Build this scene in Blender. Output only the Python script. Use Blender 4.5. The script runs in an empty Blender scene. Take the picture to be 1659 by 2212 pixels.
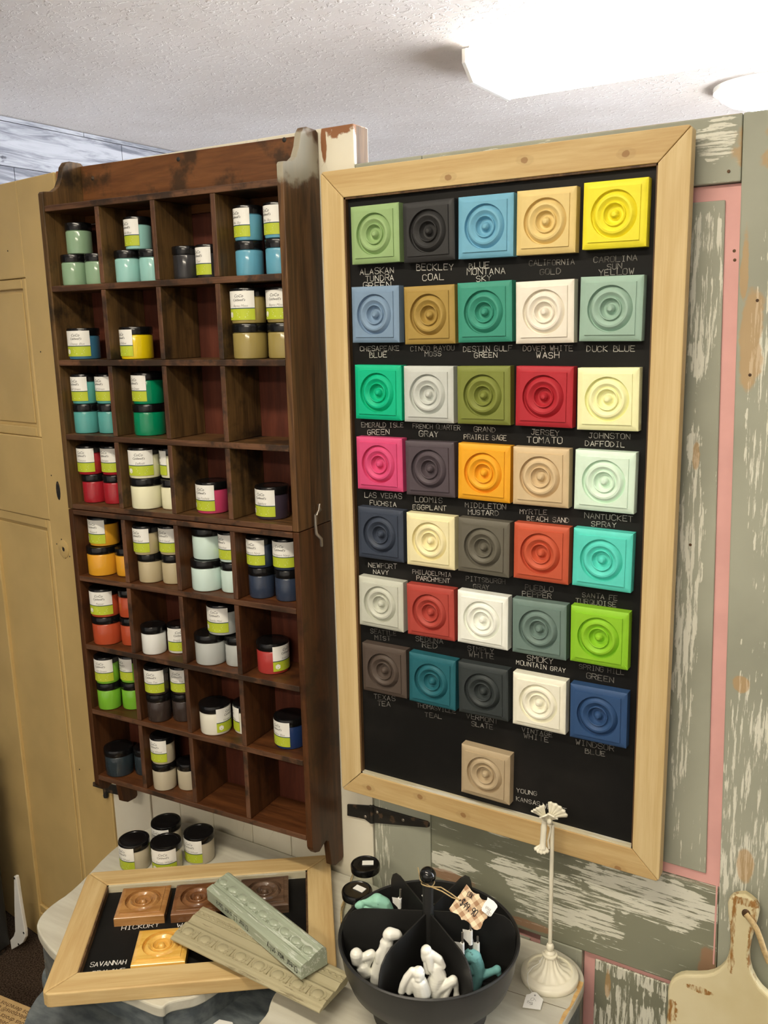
import bpy, bmesh, math, random
from mathutils import Vector, Matrix
random.seed(7)
SC = bpy.context.scene
COL = SC.collection
pi = math.pi

# ------------------------------------------------------------------ camera
W, H, FPX = 1659.0, 2212.0, 1939.475
CAM = Vector((0.884173, -1.270451, 1.655427))
YAW, PIT, ROL = 0.549120, 0.206180, -0.023310
_F = Vector((-math.sin(YAW)*math.cos(PIT), math.cos(YAW)*math.cos(PIT), -math.sin(PIT)))
_R0 = Vector((math.cos(YAW), math.sin(YAW), 0.0)); _U0 = _R0.cross(_F)
RT = _R0*math.cos(ROL) + _U0*math.sin(ROL)
UP = _U0*math.cos(ROL) - _R0*math.sin(ROL)
cd = bpy.data.cameras.new('camera'); cam = bpy.data.objects.new('camera', cd); COL.objects.link(cam)
cd.sensor_fit = 'VERTICAL'; cd.sensor_height = 24.0; cd.lens = FPX/H*24.0
cd.clip_start = 0.02
m = Matrix((RT, UP, -_F)).transposed().to_4x4(); m.translation = CAM
cam.matrix_world = m
SC.camera = cam

# ------------------------------------------------------------------ light
SC.view_settings.view_transform = 'Standard'
SC.view_settings.look = 'None'
SC.view_settings.exposure = 0.0
SC.view_settings.gamma = 1.0
SC.view_settings.use_curve_mapping = False
wd = bpy.data.worlds.new('world'); SC.world = wd; wd.use_nodes = True
bg = wd.node_tree.nodes['Background']; bg.inputs[0].default_value = (0.86, 0.92, 1.0, 1); bg.inputs[1].default_value = 17.0   # daylight through the open shop front

def area(name, loc, sx, sy, power, color, rot=(0, 0, 0)):
    l = bpy.data.lights.new(name, 'AREA'); l.shape = 'RECTANGLE'; l.size = sx; l.size_y = sy
    l.energy = power; l.color = color
    o = bpy.data.objects.new(name, l); o.location = loc; o.rotation_euler = rot; COL.objects.link(o)
    return o
WARM = (1.0, 0.885, 0.70)
area('front_tube_light', (0.15, -1.02, 2.43), 1.25, 0.14, 25, WARM)
area('rear_fill_light', (0.75, -2.45, 2.43), 1.25, 0.20, 50, WARM)  # unseen soft fill, added behind the camera to even out the display
LENS_EMIT = 22.0

# ------------------------------------------------------------------ helpers
def lin(c):
    c = c/255.0
    return c/12.92 if c <= 0.04045 else ((c+0.055)/1.055)**2.4
def L(r, g, b): return (lin(r), lin(g), lin(b), 1)
def A(r, g, b, k=1.0):
    """paint colour sampled under the warm shop light -> base colour"""
    return (min(.92, lin(r)*k/1.08), min(.92, lin(g)*k), min(.92, lin(b)*k/.92), 1)
def ray(u, v): return _F + RT*((u-W/2)/FPX) - UP*((v-H/2)/FPX)
def hit_y(u, v, y): d = ray(u, v); return CAM + d*((y-CAM.y)/d.y)
def hit_z(u, v, z): d = ray(u, v); return CAM + d*((z-CAM.z)/d.z)
def hit_x(u, v, x): d = ray(u, v); return CAM + d*((x-CAM.x)/d.x)
def hit_p(u, v, p, n): d = ray(u, v); return CAM + d*((Vector(p)-CAM).dot(n)/d.dot(n))
def pix(p):
    d = Vector(p)-CAM; z = d.dot(_F)
    return (W/2+FPX*d.dot(RT)/z, H/2-FPX*d.dot(UP)/z)

class N:
    """tiny node-graph writer"""
    def __init__(s, name):
        s.m = bpy.data.materials.new(name); s.m.use_nodes = True
        s.t = s.m.node_tree; s.b = s.t.nodes['Principled BSDF']
        s.co = s.new('ShaderNodeTexCoord').outputs['Object']
    def new(s, k): return s.t.nodes.new(k)
    def put(s, sock, v):
        if hasattr(v, 'is_linked') or isinstance(v, bpy.types.NodeSocket): s.t.links.new(v, sock)
        else: sock.default_value = v
    def mapv(s, scale=(1, 1, 1), loc=(0, 0, 0), src=None, rot=(0, 0, 0)):
        n = s.new('ShaderNodeMapping'); s.put(n.inputs[0], src or s.co)
        n.inputs['Scale'].default_value = scale; n.inputs['Location'].default_value = loc; n.inputs['Rotation'].default_value = rot
        return n.outputs[0]
    def noise(s, vec, scale=5.0, detail=3.0, rough=.55, dist=0.0):
        n = s.new('ShaderNodeTexNoise'); s.put(n.inputs['Vector'], vec)
        n.inputs['Scale'].default_value = scale; n.inputs['Detail'].default_value = detail
        n.inputs['Roughness'].default_value = rough; n.inputs['Distortion'].default_value = dist
        return n.outputs[0]
    def math(s, op, a, b=0.0, clamp=False):
        n = s.new('ShaderNodeMath'); n.operation = op; n.use_clamp = clamp
        s.put(n.inputs[0], a); s.put(n.inputs[1], b); return n.outputs[0]
    def ramp(s, x, a, b):
        n = s.new('ShaderNodeMapRange'); n.interpolation_type = 'SMOOTHSTEP'
        s.put(n.inputs[0], x); n.inputs[1].default_value = a; n.inputs[2].default_value = b; return n.outputs[0]
    def mix(s, f, a, b):
        n = s.new('ShaderNodeMix'); n.data_type = 'RGBA'
        s.put(n.inputs[0], f); s.put(n.inputs[6], a); s.put(n.inputs[7], b); return n.outputs[2]
    def blob(s, c, r, wob=.5, wscale=9.0):
        """soft-edged ellipsoid patch at c with radii r, edge broken by noise"""
        v = s.mapv((1/r[0], 1/r[1], 1/r[2]), (-c[0]/r[0], -c[1]/r[1], -c[2]/r[2]))
        n = s.new('ShaderNodeVectorMath'); n.operation = 'LENGTH'; s.t.links.new(v, n.inputs[0])
        w = s.math('MULTIPLY', s.math('SUBTRACT', s.noise(s.co, wscale*3, 4), .5), wob*3)
        return s.ramp(s.math('ADD', n.outputs['Value'], w), 1.05, .8)
    def mx(s, a, b): return s.math('MAXIMUM', a, b)
    def out(s, color=None, rough=.5, spec=.4, metal=0, bump=None, bs=.2, bd=.002, coat=0, trans=0, ior=None):
        p = s.b.inputs
        if color is not None: s.put(p['Base Color'], color)
        s.put(p['Roughness'], rough); p['Specular IOR Level'].default_value = spec; p['Metallic'].default_value = metal
        p['Coat Weight'].default_value = coat; p['Coat Roughness'].default_value = .08
        p['Transmission Weight'].default_value = trans
        if ior: p['IOR'].default_value = ior
        if bump is not None:
            n = s.new('ShaderNodeBump'); n.inputs['Strength'].default_value = bs; n.inputs['Distance'].default_value = bd
            s.put(n.inputs['Height'], bump); s.t.links.new(n.outputs[0], p['Normal'])
        return s.m

def flat(name, col, rough=.5, spec=.4, vary=.08, scale=30, **k):
    n = N(name); f = n.noise(n.co, scale, 3)
    c = n.mix(n.ramp(f, .3, .7), tuple(x*(1-vary) for x in col[:3])+(1,), tuple(min(1, x*(1+vary)) for x in col[:3])+(1,))
    return n.out(c, rough, spec, **k)

def wood(name, lo, hi, axis='X', knot=None, rough=.55, stretch=14, sc=7.0, spec=.3, dark=None, coat=0, darkamt=.62, knots=()):
    n = N(name); s = {'X': (1, stretch, stretch), 'Y': (stretch, 1, stretch), 'Z': (stretch, stretch, 1)}[axis]
    v = n.mapv(s)
    g = n.noise(v, sc*.35, 5, .6, 1.2); f = n.noise(v, sc*3, 3, .6)
    h = n.math('ADD', n.math('MULTIPLY', g, .72), n.math('MULTIPLY', f, .28))
    c = n.mix(n.ramp(h, .34, .66), lo, hi)
    if knot is not None:
        ks = {'X': (1, 1.9, 1.9), 'Y': (1.9, 1, 1.9), 'Z': (1.9, 1.9, 1)}[axis]
        vo = n.new('ShaderNodeTexVoronoi'); n.put(vo.inputs['Vector'], n.mapv(ks)); vo.inputs['Scale'].default_value = 5.0
        k = n.ramp(n.math('ADD', vo.outputs['Distance'], n.math('MULTIPLY', f, .05)), .085, .055)
        c = n.mix(n.math('MULTIPLY', k, .75), c, knot)
    for kc in knots:
        c = n.mix(n.math('MULTIPLY', n.blob(kc, (.015, .2, .008), .3, 20), .22), c, tuple(x*.62 for x in lo[:3])+(1,))
        c = n.mix(n.math('MULTIPLY', n.blob(kc, (.0058, .2, .0048), .3, 30), .62), c, knot or lo)
    if dark is not None:
        d = n.ramp(n.noise(n.co, 9, 5, .65), .5, darkamt+.08)
        c = n.mix(n.math('MULTIPLY', d, .85), c, dark)
    return n.out(c, rough, spec, bump=h, bs=.12, bd=.001, coat=coat)

class M:
    """mesh accumulator"""
    def __init__(s): s.v = []; s.f = []; s.mi = []; s.cur = 0
    def add(s, vs, fs):
        o = len(s.v); s.v += [tuple(v) for v in vs]
        for f in fs: s.f.append([o+i for i in f]); s.mi.append(s.cur)
        return s
    def box(s, x0, x1, y0, y1, z0, z1):
        vs = [(x, y, z) for x in (x0, x1) for y in (y0, y1) for z in (z0, z1)]
        return s.add(vs, [(0, 1, 3, 2), (4, 6, 7, 5), (0, 4, 5, 1), (2, 3, 7, 6), (0, 2, 6, 4), (1, 5, 7, 3)])
    def prism(s, poly, fn, a, b):
        """poly of 2-D points extruded from a to b; fn(p, t) -> 3-D"""
        n = len(poly); vs = [fn(p, a) for p in poly]+[fn(p, b) for p in poly]
        fs = [list(range(n))[::-1], list(range(n, 2*n))]+[(i, (i+1) % n, n+(i+1) % n, n+i) for i in range(n)]
        return s.add(vs, fs)
    def lathe(s, prof, n=32, c=(0, 0, 0), lobe=None, axis=None):
        """prof: list of (r, z) bottom to top; closes on axis when r == 0"""
        vs = []; fs = []; rows = []
        for (r, z) in prof:
            if r < 1e-7: rows.append([len(vs)]); vs.append((c[0], c[1], c[2]+z)); continue
            row = []
            for i in range(n):
                a = 2*pi*i/n; rr = r*(lobe(a, r, z) if lobe else 1)
                row.append(len(vs)); vs.append((c[0]+rr*math.cos(a), c[1]+rr*math.sin(a), c[2]+z))
            rows.append(row)
        for a, b in zip(rows, rows[1:]):
            if len(a) == 1 and len(b) == 1: continue
            for i in range(n):
                j = (i+1) % n
                if len(a) == 1: fs.append((a[0], b[j], b[i]))
                elif len(b) == 1: fs.append((a[i], a[j], b[0]))
                else: fs.append((a[i], a[j], b[j], b[i]))
        if len(rows[0]) > 1: fs.append(rows[0][::-1])
        if len(rows[-1]) > 1: fs.append(rows[-1])
        return s.add(vs, fs)
    def tube(s, pts, r, n=8):
        pts = [Vector(p) for p in pts]; vs = []; fs = []; k = len(pts)
        rs = r if isinstance(r, (list, tuple)) else [r]*k
        ref = Vector((0.123, .2, 1)).normalized()
        for i, p in enumerate(pts):
            d = (pts[min(i+1, k-1)]-pts[max(i-1, 0)]).normalized()
            a = d.cross(ref)
            if a.length < .1: a = d.cross(Vector((1, 0, 0)))
            a.normalize(); b = d.cross(a)
            vs += [p+(a*math.cos(2*pi*j/n)+b*math.sin(2*pi*j/n))*rs[i] for j in range(n)]
        for i in range(k-1):
            for j in range(n):
                q = (j+1) % n; fs.append((i*n+j, i*n+q, (i+1)*n+q, (i+1)*n+j))
        fs += [list(range(n))[::-1], list(range((k-1)*n, k*n))]
        return s.add(vs, fs)
    def ball(s, c, r, n=16, sc=(1, 1, 1)):
        k = n//2; pr = [(r*math.sin(pi*i/k), -r*math.cos(pi*i/k)) for i in range(k+1)]; pr[0] = (0, -r); pr[-1] = (0, r)
        t = M().lathe(pr, n)
        return s.add([(c[0]+v[0]*sc[0], c[1]+v[1]*sc[1], c[2]+v[2]*sc[2]) for v in t.v], t.f)
    def mesh(s, name, mats, smooth=None):
        me = bpy.data.meshes.new(name); me.from_pydata(s.v, [], s.f); me.update()
        for m_ in (mats if isinstance(mats, (list, tuple)) else [mats]): me.materials.append(m_)
        me.polygons.foreach_set('material_index', s.mi)
        b = bmesh.new(); b.from_mesh(me); bmesh.ops.recalc_face_normals(b, faces=b.faces); b.to_mesh(me); b.free()
        if smooth is not None:
            me.polygons.foreach_set('use_smooth', [True]*len(me.polygons)); me.set_sharp_from_angle(angle=math.radians(smooth))
        return me
    def build(s, name, mats, parent=None, smooth=None, bevel=0, seg=2, loc=None, rot=None):
        o = bpy.data.objects.new(name, s.mesh(name, mats, smooth)); COL.objects.link(o)
        if bevel:
            b = o.modifiers.new('bevel', 'BEVEL'); b.width = bevel; b.segments = seg; b.limit_method = 'ANGLE'; b.angle_limit = math.radians(35)
        if parent: o.parent = parent
        if loc is not None: o.location = loc
        if rot is not None: o.rotation_euler = rot
        return o

def tag(o, label=None, cat=None, group=None, kind=None):
    if label: o['label'] = label
    if cat: o['category'] = cat
    if group: o['group'] = group
    if kind: o['kind'] = kind
    return o
def thing(name, label, cat, loc=(0, 0, 0), rz=0.0, group=None):
    o = bpy.data.objects.new(name, None); o.empty_display_size = .02; COL.objects.link(o)
    o.location = loc; o.rotation_euler = (0, 0, rz)
    return tag(o, label, cat, group)

def fontmesh(body, size, shear=0.0):
    cu = bpy.data.curves.new('type', 'FONT'); cu.body = body; cu.size = size; cu.shear = shear; cu.align_x = 'CENTER'; cu.resolution_u = 2
    ob = bpy.data.objects.new('type', cu); COL.objects.link(ob)
    me = bpy.data.meshes.new_from_object(ob.evaluated_get(bpy.context.evaluated_depsgraph_get()))
    vs = [tuple(v.co) for v in me.vertices]; fs = [tuple(p.vertices) for p in me.polygons]
    bpy.data.objects.remove(ob); bpy.data.curves.remove(cu); bpy.data.meshes.remove(me)
    return vs, fs

STROKE = {
 'A': '00-26-40 12-32', 'B': '00-06-35-34-03 33-42-41-30-00', 'C': '45-36-16-05-01-10-30-41', 'D': '00-06-26-44-42-20-00',
 'E': '40-00-06-46 03-33', 'F': '00-06-46 03-33', 'G': '45-36-16-05-01-10-30-42-43-23', 'H': '00-06 40-46 03-43', 'I': '10-30 20-26 16-36',
 'J': '01-10-20-31-36 16-46', 'K': '00-06 46-03-40', 'L': '06-00-40', 'M': '00-06-23-46-40', 'N': '00-06-40-46', 'O': '10-01-05-16-36-45-41-30-10',
 'P': '00-06-36-45-44-33-03', 'Q': '10-01-05-16-36-45-41-30-10 22-50', 'R': '00-06-36-45-44-33-03 23-40', 'S': '45-36-16-05-04-13-33-42-41-30-10-01',
 'T': '06-46 26-20', 'U': '06-01-10-30-41-46', 'V': '06-20-46', 'W': '06-10-24-30-46', 'X': '00-46 06-40', 'Y': '06-23-46 23-20', 'Z': '06-46-00-40',
 'a': '34-14-03-01-10-31-34-30-40', 'b': '06-00-20-31-33-24-03', 'c': '34-14-03-01-10-30', 'd': '34-14-03-01-10-31 36-30', 'e': '02-32-34-14-03-01-10-30',
 'h': '06-00 03-14-24-33-30', 'i': '14-10 16-15', 'k': '06-00 34-01-30', 'l': '16-11-20', 'n': '04-00 03-14-24-33-30', 'o': '10-01-03-14-24-33-31-20-10',
 'r': '04-00 03-14-34', 't': '16-11-20-30 04-34', 'v': '04-20-44', 'w': '04-10-23-30-44', 'x': '00-34 04-30', 'y': '04-20 44-20-0a', 'g': '34-14-03-01-10-31 34-3a-0a',
 '$': '45-36-16-05-04-13-33-42-41-30-10-01 27-2b', '4': '30-36-02-42', '9': '44-33-13-04-05-16-36-45-44-30', '0': '10-01-05-16-36-45-41-30-10', '.': '10-11', ',': '11-0b', '-': '03-33', '&': '40-05-16-25-02-10-20-42'}
def strokes(m_, text, o, ex, ey, en, size, wid, jit=.25, rnd=random, space=1.0):
    """hand-drawn lettering as thin ribbons; o = left end at mid height, ex along, ey up, en out of the surface"""
    adv = 5.4*space; n = len(text); u = size/6.0
    sx = wid/(max(1, (n-1)*adv+4)) if wid else u
    x = 0.0; hw = size*.054
    for ch in text:
        if ch == ' ': x += adv*.8; continue
        dx, dy = rnd.uniform(-jit, jit), rnd.uniform(-jit, jit); k = rnd.uniform(.93, 1.08)
        for st in STROKE.get(ch, '').split():
            P = []
            for q in st.split('-'):
                yy = {'a': -2, 'b': -1}.get(q[1], None); yy = int(q[1]) if yy is None else yy
                P.append(Vector(o)+ex*((x+int(q[0])*k+dx)*sx)+ey*((yy*k-3+dy+rnd.uniform(-.1, .1))*u))
            for a, b in zip(P, P[1:]):
                d = (b-a)
                if d.length < 1e-7: continue
                d.normalize(); s_ = en.cross(d)*hw*rnd.uniform(.8, 1.15); a2 = a-d*hw*.7; b2 = b+d*hw*.7
                m_.add([a2+s_, b2+s_, b2-s_, a2-s_], [(0, 1, 2, 3)])
        x += adv
    return m_

# ------------------------------------------------------------------ materials
def worn(name, base, under, bare, axis, amt=.60, patches=(), bares=(), rough=.6, vary=.10):
    """old painted wood: base coat, scratches down to an older coat along the grain, bare-wood patches"""
    n = N(name); s = {'X': (4.0, 60, 60), 'Z': (60, 60, 4.0)}[axis]
    v = n.mapv(s)
    sc = n.noise(v, 3.2, 6, .7)
    big = n.noise(n.co, 6.5, 4, .6)
    boost = 0.0
    for p in patches: boost = n.mx(boost, n.math('MULTIPLY', n.blob(*p), .15))
    lvl = n.math('ADD', n.math('ADD', sc, n.math('MULTIPLY', n.math('SUBTRACT', big, .5), .30)), boost)
    scr = n.ramp(lvl, amt, amt+.035)
    b1 = tuple(x*(1-vary) for x in base[:3])+(1,); b2 = tuple(min(1, x*(1+vary)) for x in base[:3])+(1,)
    c = n.mix(n.ramp(n.noise(n.co, 4, 4), .35, .65), b1, b2)
    c = n.mix(n.math('MULTIPLY', scr, .85), c, under)
    k = 0.0
    for p in bares: k = n.mx(k, n.blob(*p))
    gr = n.mix(n.noise(v, 1.5, 3), tuple(x*.8 for x in bare[:3])+(1,), bare)
    if bares: c = n.mix(n.math('MULTIPLY', k, .62), c, gr)
    return n.out(c, rough, .3, bump=scr, bs=.25, bd=.0006)

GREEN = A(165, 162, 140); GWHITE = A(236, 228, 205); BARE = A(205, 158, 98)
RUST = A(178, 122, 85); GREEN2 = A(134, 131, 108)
mt_stile = worn('grey_green_paint_stile', GREEN, GWHITE, BARE, 'Z', .67,
    patches=[((.70, .04, .95), (.05, .1, .25)), ((.685, .04, 1.55), (.02, .1, .2)), ((.72, .04, 1.35), (.04, .1, .1)), ((.06, .04, .66), (.03, .1, .12))],
    bares=[((.668, .04, 1.62), (.016, .1, .075), .5), ((.655, .04, 1.72), (.006, .1, .05)), ((.705, .04, .845), (.014, .1, .030), .35), ((.683, .04, 1.13), (.014, .1, .013)), ((.72, .04, 1.87), (.055, .1, .04), .6)])
mt_toprail = worn('grey_green_paint_top_rail', GREEN, GWHITE, BARE, 'X', .63,
    patches=[((.61, .04, 1.885), (.03, .1, .03))], bares=[((.665, .04, 1.87), (.035, .1, .035), .6), ((.5, .04, 1.917), (.3, .1, .004), .3)])
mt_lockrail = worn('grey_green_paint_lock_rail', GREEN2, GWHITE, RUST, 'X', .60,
    patches=[((.56, .04, .74), (.12, .1, .05)), ((.42, .04, .68), (.12, .1, .05)), ((.33, .04, .715), (.06, .1, .02)), ((.2, .04, .69), (.05, .1, .02))],
    bares=[((.2, .04, .66), (.06, .1, .012), .3), ((.66, .04, .635), (.016, .1, .050), .4), ((.355, .04, .618), (.05, .1, .008))])
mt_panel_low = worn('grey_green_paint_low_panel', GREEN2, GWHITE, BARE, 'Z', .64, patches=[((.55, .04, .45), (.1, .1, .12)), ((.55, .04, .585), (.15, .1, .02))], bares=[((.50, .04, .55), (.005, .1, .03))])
mt_panel = worn('grey_green_paint_panel', GREEN, GWHITE, BARE, 'Z', .645,
    patches=[((.605, .04, 1.70), (.03, .1, .13)), ((.60, .04, 1.25), (.02, .1, .3)), ((.60, .04, 1.0), (.012, .1, .18)), ((.55, .04, .45), (.1, .1, .12)), ((.55, .04, .585), (.15, .1, .02))],
    bares=[((.603, .04, 1.46), (.006, .1, .022)), ((.50, .04, .55), (.005, .1, .03))])
mt_pink = flat('pink_paint', A(228, 168, 156), .6, .3, .05, 14)
mt_pinkdark = mt_pink
n = N('cream_paint')      # crackled cream paint, brown wood where it has chipped
vo = n.new('ShaderNodeTexVoronoi'); vo.feature = 'DISTANCE_TO_EDGE'
n.put(vo.inputs['Vector'], n.mapv((1.0, 1.0, .22))); vo.inputs['Scale'].default_value = 26
wv = n.noise(n.co, 12, 4); ck = n.math('MULTIPLY', n.ramp(n.math('ADD', vo.outputs['Distance'], n.math('MULTIPLY', wv, .02)), .014, .010), n.ramp(n.noise(n.co, 3, 2), .5, .6))
c = n.mix(n.ramp(n.noise(n.co, 5, 4), .3, .7), A(226, 212, 184), A(238, 226, 200))
c = n.mix(n.math('MULTIPLY', ck, .55), c, A(120, 100, 78))
ch = n.mx(n.blob((.015, .04, 1.985), (.035, .08, .028), .7, 14), n.mx(n.blob((-.02, .0, 1.95), (.006, .2, .035), .4), n.blob((-.69, .0, 1.97), (.05, .2, .018), .8, 14)))
ch = n.mx(ch, n.blob((.041, .07, 1.90), (.01, .012, .05), .9, 20))
c = n.mix(ch, c, A(150, 98, 62))
mt_cream = n.out(c, .55, .3, bump=n.math('ADD', ck, ch), bs=.3, bd=-.001)
mt_tan = flat('tan_paint', A(206, 172, 110), .5, .35, .07, 6)
n = N('ceiling_plaster')
lo = n.noise(n.co, 1.3, 4, .6); hi = n.noise(n.co, 38, 4, .6, .6)
c = n.mix(n.ramp(lo, .3, .7), L(222, 214, 208), L(236, 230, 226))
mt_ceil = n.out(c, .8, .2, bump=n.ramp(hi, .52, .66), bs=.55, bd=.004)
mt_carpet = None
n = N('carpet'); f = n.noise(n.co, 260, 2); f2 = n.noise(n.co, 34, 3)
c = n.mix(n.ramp(f, .35, .65), L(38, 30, 25), L(84, 70, 58))
c = n.mix(n.ramp(f2, .76, .78), c, L(190, 180, 160))
mt_carpet = n.out(c, .95, .1, bump=f, bs=.5, bd=.003)
mt_wall = flat('wall_paint', L(214, 208, 200), .8, .2, .03, 3)
n = N('whitewashed_plank'); g = n.noise(n.mapv((6, 1.0, 9)), 3, 6, .65, .8); kn = n.noise(n.mapv((2, 2.4, 6)), 3, 4)
c = n.mix(n.ramp(g, .34, .62), L(108, 110, 118), L(176, 177, 182)); c = n.mix(n.ramp(kn, .66, .76), c, L(70, 72, 80))
mt_plank = n.out(c, .7, .2)

PL, PH = A(194, 156, 100), A(214, 182, 126); PK = A(136, 88, 48)
mt_pineX = wood('pine_along_x', PL, PH, 'X', PK, .5, 16, 5.0)
mt_pineZ = wood('pine_along_z', A(204, 170, 114), A(222, 192, 138), 'Z', None, .5, 30, 4.0)
mt_pineY = wood('pine_along_y', PL, PH, 'Y', PK, .5, 16, 5.0)
mt_rebX = worn('chipped_white_rebate', A(205, 190, 155), A(222, 214, 196), A(120, 82, 50), 'X', .55)
mt_rebD = wood('dark_stained_rebate', L(60, 42, 26), L(110, 82, 52), 'Z')
UPA, UPB, DRK = A(64, 43, 23), A(112, 76, 42), A(34, 28, 20)
mt_cabX = wood('dark_stain_upper_x', UPA, UPB, 'X', None, .45, 12, 7, dark=DRK, darkamt=.55)
mt_cabZ = wood('dark_stain_upper_z', A(70, 50, 28), A(118, 86, 48), 'Z', A(60, 28, 14), .45, 12, 7, dark=DRK, darkamt=.58)
mt_hdr = wood('red_brown_stain', A(92, 54, 28), A(124, 78, 42), 'X', A(50, 26, 14), .42, 12, 6, dark=A(56, 40, 24), darkamt=.54)
mt_rubX = wood('rubbed_edge_x', A(64, 42, 28), A(112, 76, 52), 'X', None, .45, 12, 9, dark=A(44, 34, 26), darkamt=.52)
mt_rubZ = wood('rubbed_edge_z', A(66, 43, 29), A(110, 74, 52), 'Z', None, .45, 12, 9, dark=A(44, 34, 26), darkamt=.54)
mt_back = wood('dark_red_back', A(74, 34, 22), A(100, 50, 34), 'Z', None, .5, 10, 5)
mt_lowX = wood('dark_stain_lower_x', A(68, 36, 17), A(104, 60, 30), 'X', None, .42, 12, 7, dark=A(48, 28, 17), darkamt=.6)
mt_lowZ = wood('dark_stain_lower_z', A(62, 36, 18), A(94, 56, 30), 'Z', None, .42, 12, 7, dark=A(46, 27, 16), darkamt=.6)
n = N('upper_side_stain')     # outer side of the upper unit, with a paler patch at its top corner
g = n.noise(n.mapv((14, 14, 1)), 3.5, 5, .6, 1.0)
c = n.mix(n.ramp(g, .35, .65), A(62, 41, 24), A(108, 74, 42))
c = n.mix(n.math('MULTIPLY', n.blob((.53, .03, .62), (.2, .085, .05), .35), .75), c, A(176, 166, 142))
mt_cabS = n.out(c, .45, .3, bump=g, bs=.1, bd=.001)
n = N('chalkboard'); g = n.noise(n.mapv((3, 20, 30)), 4, 4); sm = n.noise(n.co, 5, 4)
c = n.mix(n.ramp(sm, .45, .8), L(15, 15, 14), L(34, 32, 30)); mt_board = n.out(c, .62, .22, bump=g, bs=.18, bd=.0006)
n = N('chalk'); c = n.mix(n.ramp(n.noise(n.co, 60, 3), .25, .62), L(105, 104, 100), L(214, 212, 204)); mt_chalk = n.out(c, .9, .1)
n = N('chalk_faint'); c = n.mix(n.ramp(n.noise(n.co, 60, 3), .3, .7), L(84, 82, 78), L(160, 158, 152)); mt_chalk2 = n.out(c, .9, .1)
n = N('chalk_bright'); c = n.mix(n.ramp(n.noise(n.co, 60, 3), .2, .5), L(190, 190, 184), L(238, 236, 230)); mt_chalk3 = n.out(c, .9, .1)
mt_lid = flat('black_plastic', L(15, 15, 16), .2, .5, .05)
mt_white = flat('white_paper', A(238, 230, 216), .5, .4, .02)
mt_teal = flat('label_stripe', L(20, 62, 78), .5, .4, .02)
mt_lime = flat('label_lime', A(182, 190, 48), .5, .4, .02)
mt_ink = flat('black_ink', L(34, 34, 36), .6, .2, .02)
mt_grey = flat('pencil_grey', L(150, 148, 144), .6, .2, .02)
n = N('black_iron'); c = n.mix(n.ramp(n.noise(n.co, 70, 4), .56, .66), L(34, 33, 30), L(84, 66, 50)); mt_iron = n.out(c, .55, .4)
mt_black = flat('matt_black_metal', L(36, 36, 35), .42, .4, .1, 12)
mt_steel = flat('dull_steel', L(165, 158, 148), .35, .5, .1, metal=.8)
mt_ceramic = flat('white_glaze', A(244, 236, 218), .15, .6, .02, 20, coat=.4)
mt_creamy = flat('cream_enamel', A(238, 226, 198), .3, .5, .03, 20)
mt_twine = flat('jute_twine', A(190, 160, 112), .8, .2, .15, 200)
mt_tealfig = worn('teal_distress', A(118, 172, 164), A(60, 84, 80), A(60, 84, 80), 'X', .62)
mt_greenfig = worn('mint_distress', A(152, 202, 172), A(50, 80, 66), A(60, 84, 80), 'X', .64)
mt_card = flat('cardboard', A(196, 160, 108), .8, .2, .06, 30)
mt_print = flat('brown_print', L(70, 46, 26), .8, .2, .02)
n = N('table_top_paint'); g = n.noise(n.mapv((2, 14, 14)), 4, 5)
c = n.mix(n.ramp(g, .35, .7), A(192, 182, 160), A(206, 197, 175)); mt_ttop = n.out(c, .5, .3, bump=g, bs=.06, bd=.001)
n = N('slate_blue_paint'); g = n.noise(n.mapv((6, 14, 14)), 5, 5); e = n.noise(n.co, 16, 5, .7)
c = n.mix(n.ramp(g, .3, .7), L(74, 82, 86), L(106, 113, 114)); c = n.mix(n.ramp(e, .74, .80), c, L(176, 172, 160))
mt_slate = n.out(c, .5, .4, bump=g, bs=.1, bd=.001)
mt_edge = wood('rubbed_edge', A(196, 150, 90), A(220, 180, 118), 'X')
n = N('fixture_white'); mt_fix = n.out(L(240, 238, 232), .5, .3)
n = N('lit_lens'); n.b.inputs['Emission Color'].default_value = (1.0, .97, .90, 1); n.b.inputs['Emission Strength'].default_value = LENS_EMIT
mt_lens = n.out(L(250, 250, 250), .5, .3)
n = N('clear_glass'); mt_glass = n.out(L(245, 248, 246), .03, .5, trans=1.0, ior=1.45)

# ------------------------------------------------------------------ room
CEIL = 2.50
def struct(o): o['kind'] = 'structure'; return o
XL, XR, YB, YF = -2.36, 3.6, 5.2, -3.6
struct(M().box(XL-.1, XR+.1, YF, YB+.1, -.06, 0).build('floor', mt_carpet))
struct(M().box(XL-.1, XR+.1, YF, YB+.1, CEIL, CEIL+.06).build('ceiling', mt_ceil))
struct(M().box(XL, XR, YB, YB+.1, 0, CEIL).build('wall_back', mt_wall))
struct(M().box(XR, XR+.1, YF, .7, 0, CEIL).build('wall_right', mt_wall))    # beyond it the shop front is open to the street
struct(M().box(XL, XR, YF-.1, YF, 0, CEIL).build('wall_front', mt_wall))
wl = struct(M().box(XL-.1, XL-.012, YF, YB, 0, CEIL).build('wall_left', flat('plank_gap', L(60, 60, 64))))
# printed-wood planks on the left wall, laid in staggered courses under the ceiling
z1 = CEIL-.002; zc = [z1, CEIL-.021]
while zc[-1] > 1.62: zc.append(zc[-1]-.171)
seams = [hit_x(182, 303, XL).y, hit_x(264, 336, XL).y, hit_x(31.6, 377, XL).y]
for r in range(len(zc)-1):
    ys = sorted([seams[r % 3]+k*1.22 for k in range(-2, 4)])
    for a, b in zip(ys, ys[1:]):
        M().box(XL-.012, XL+random.uniform(-.0008, .0008), a+.0012, min(b, YB)-.0012, zc[r+1]+.0015, zc[r]-.0015).build('plank', mt_plank, wl)

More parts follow.
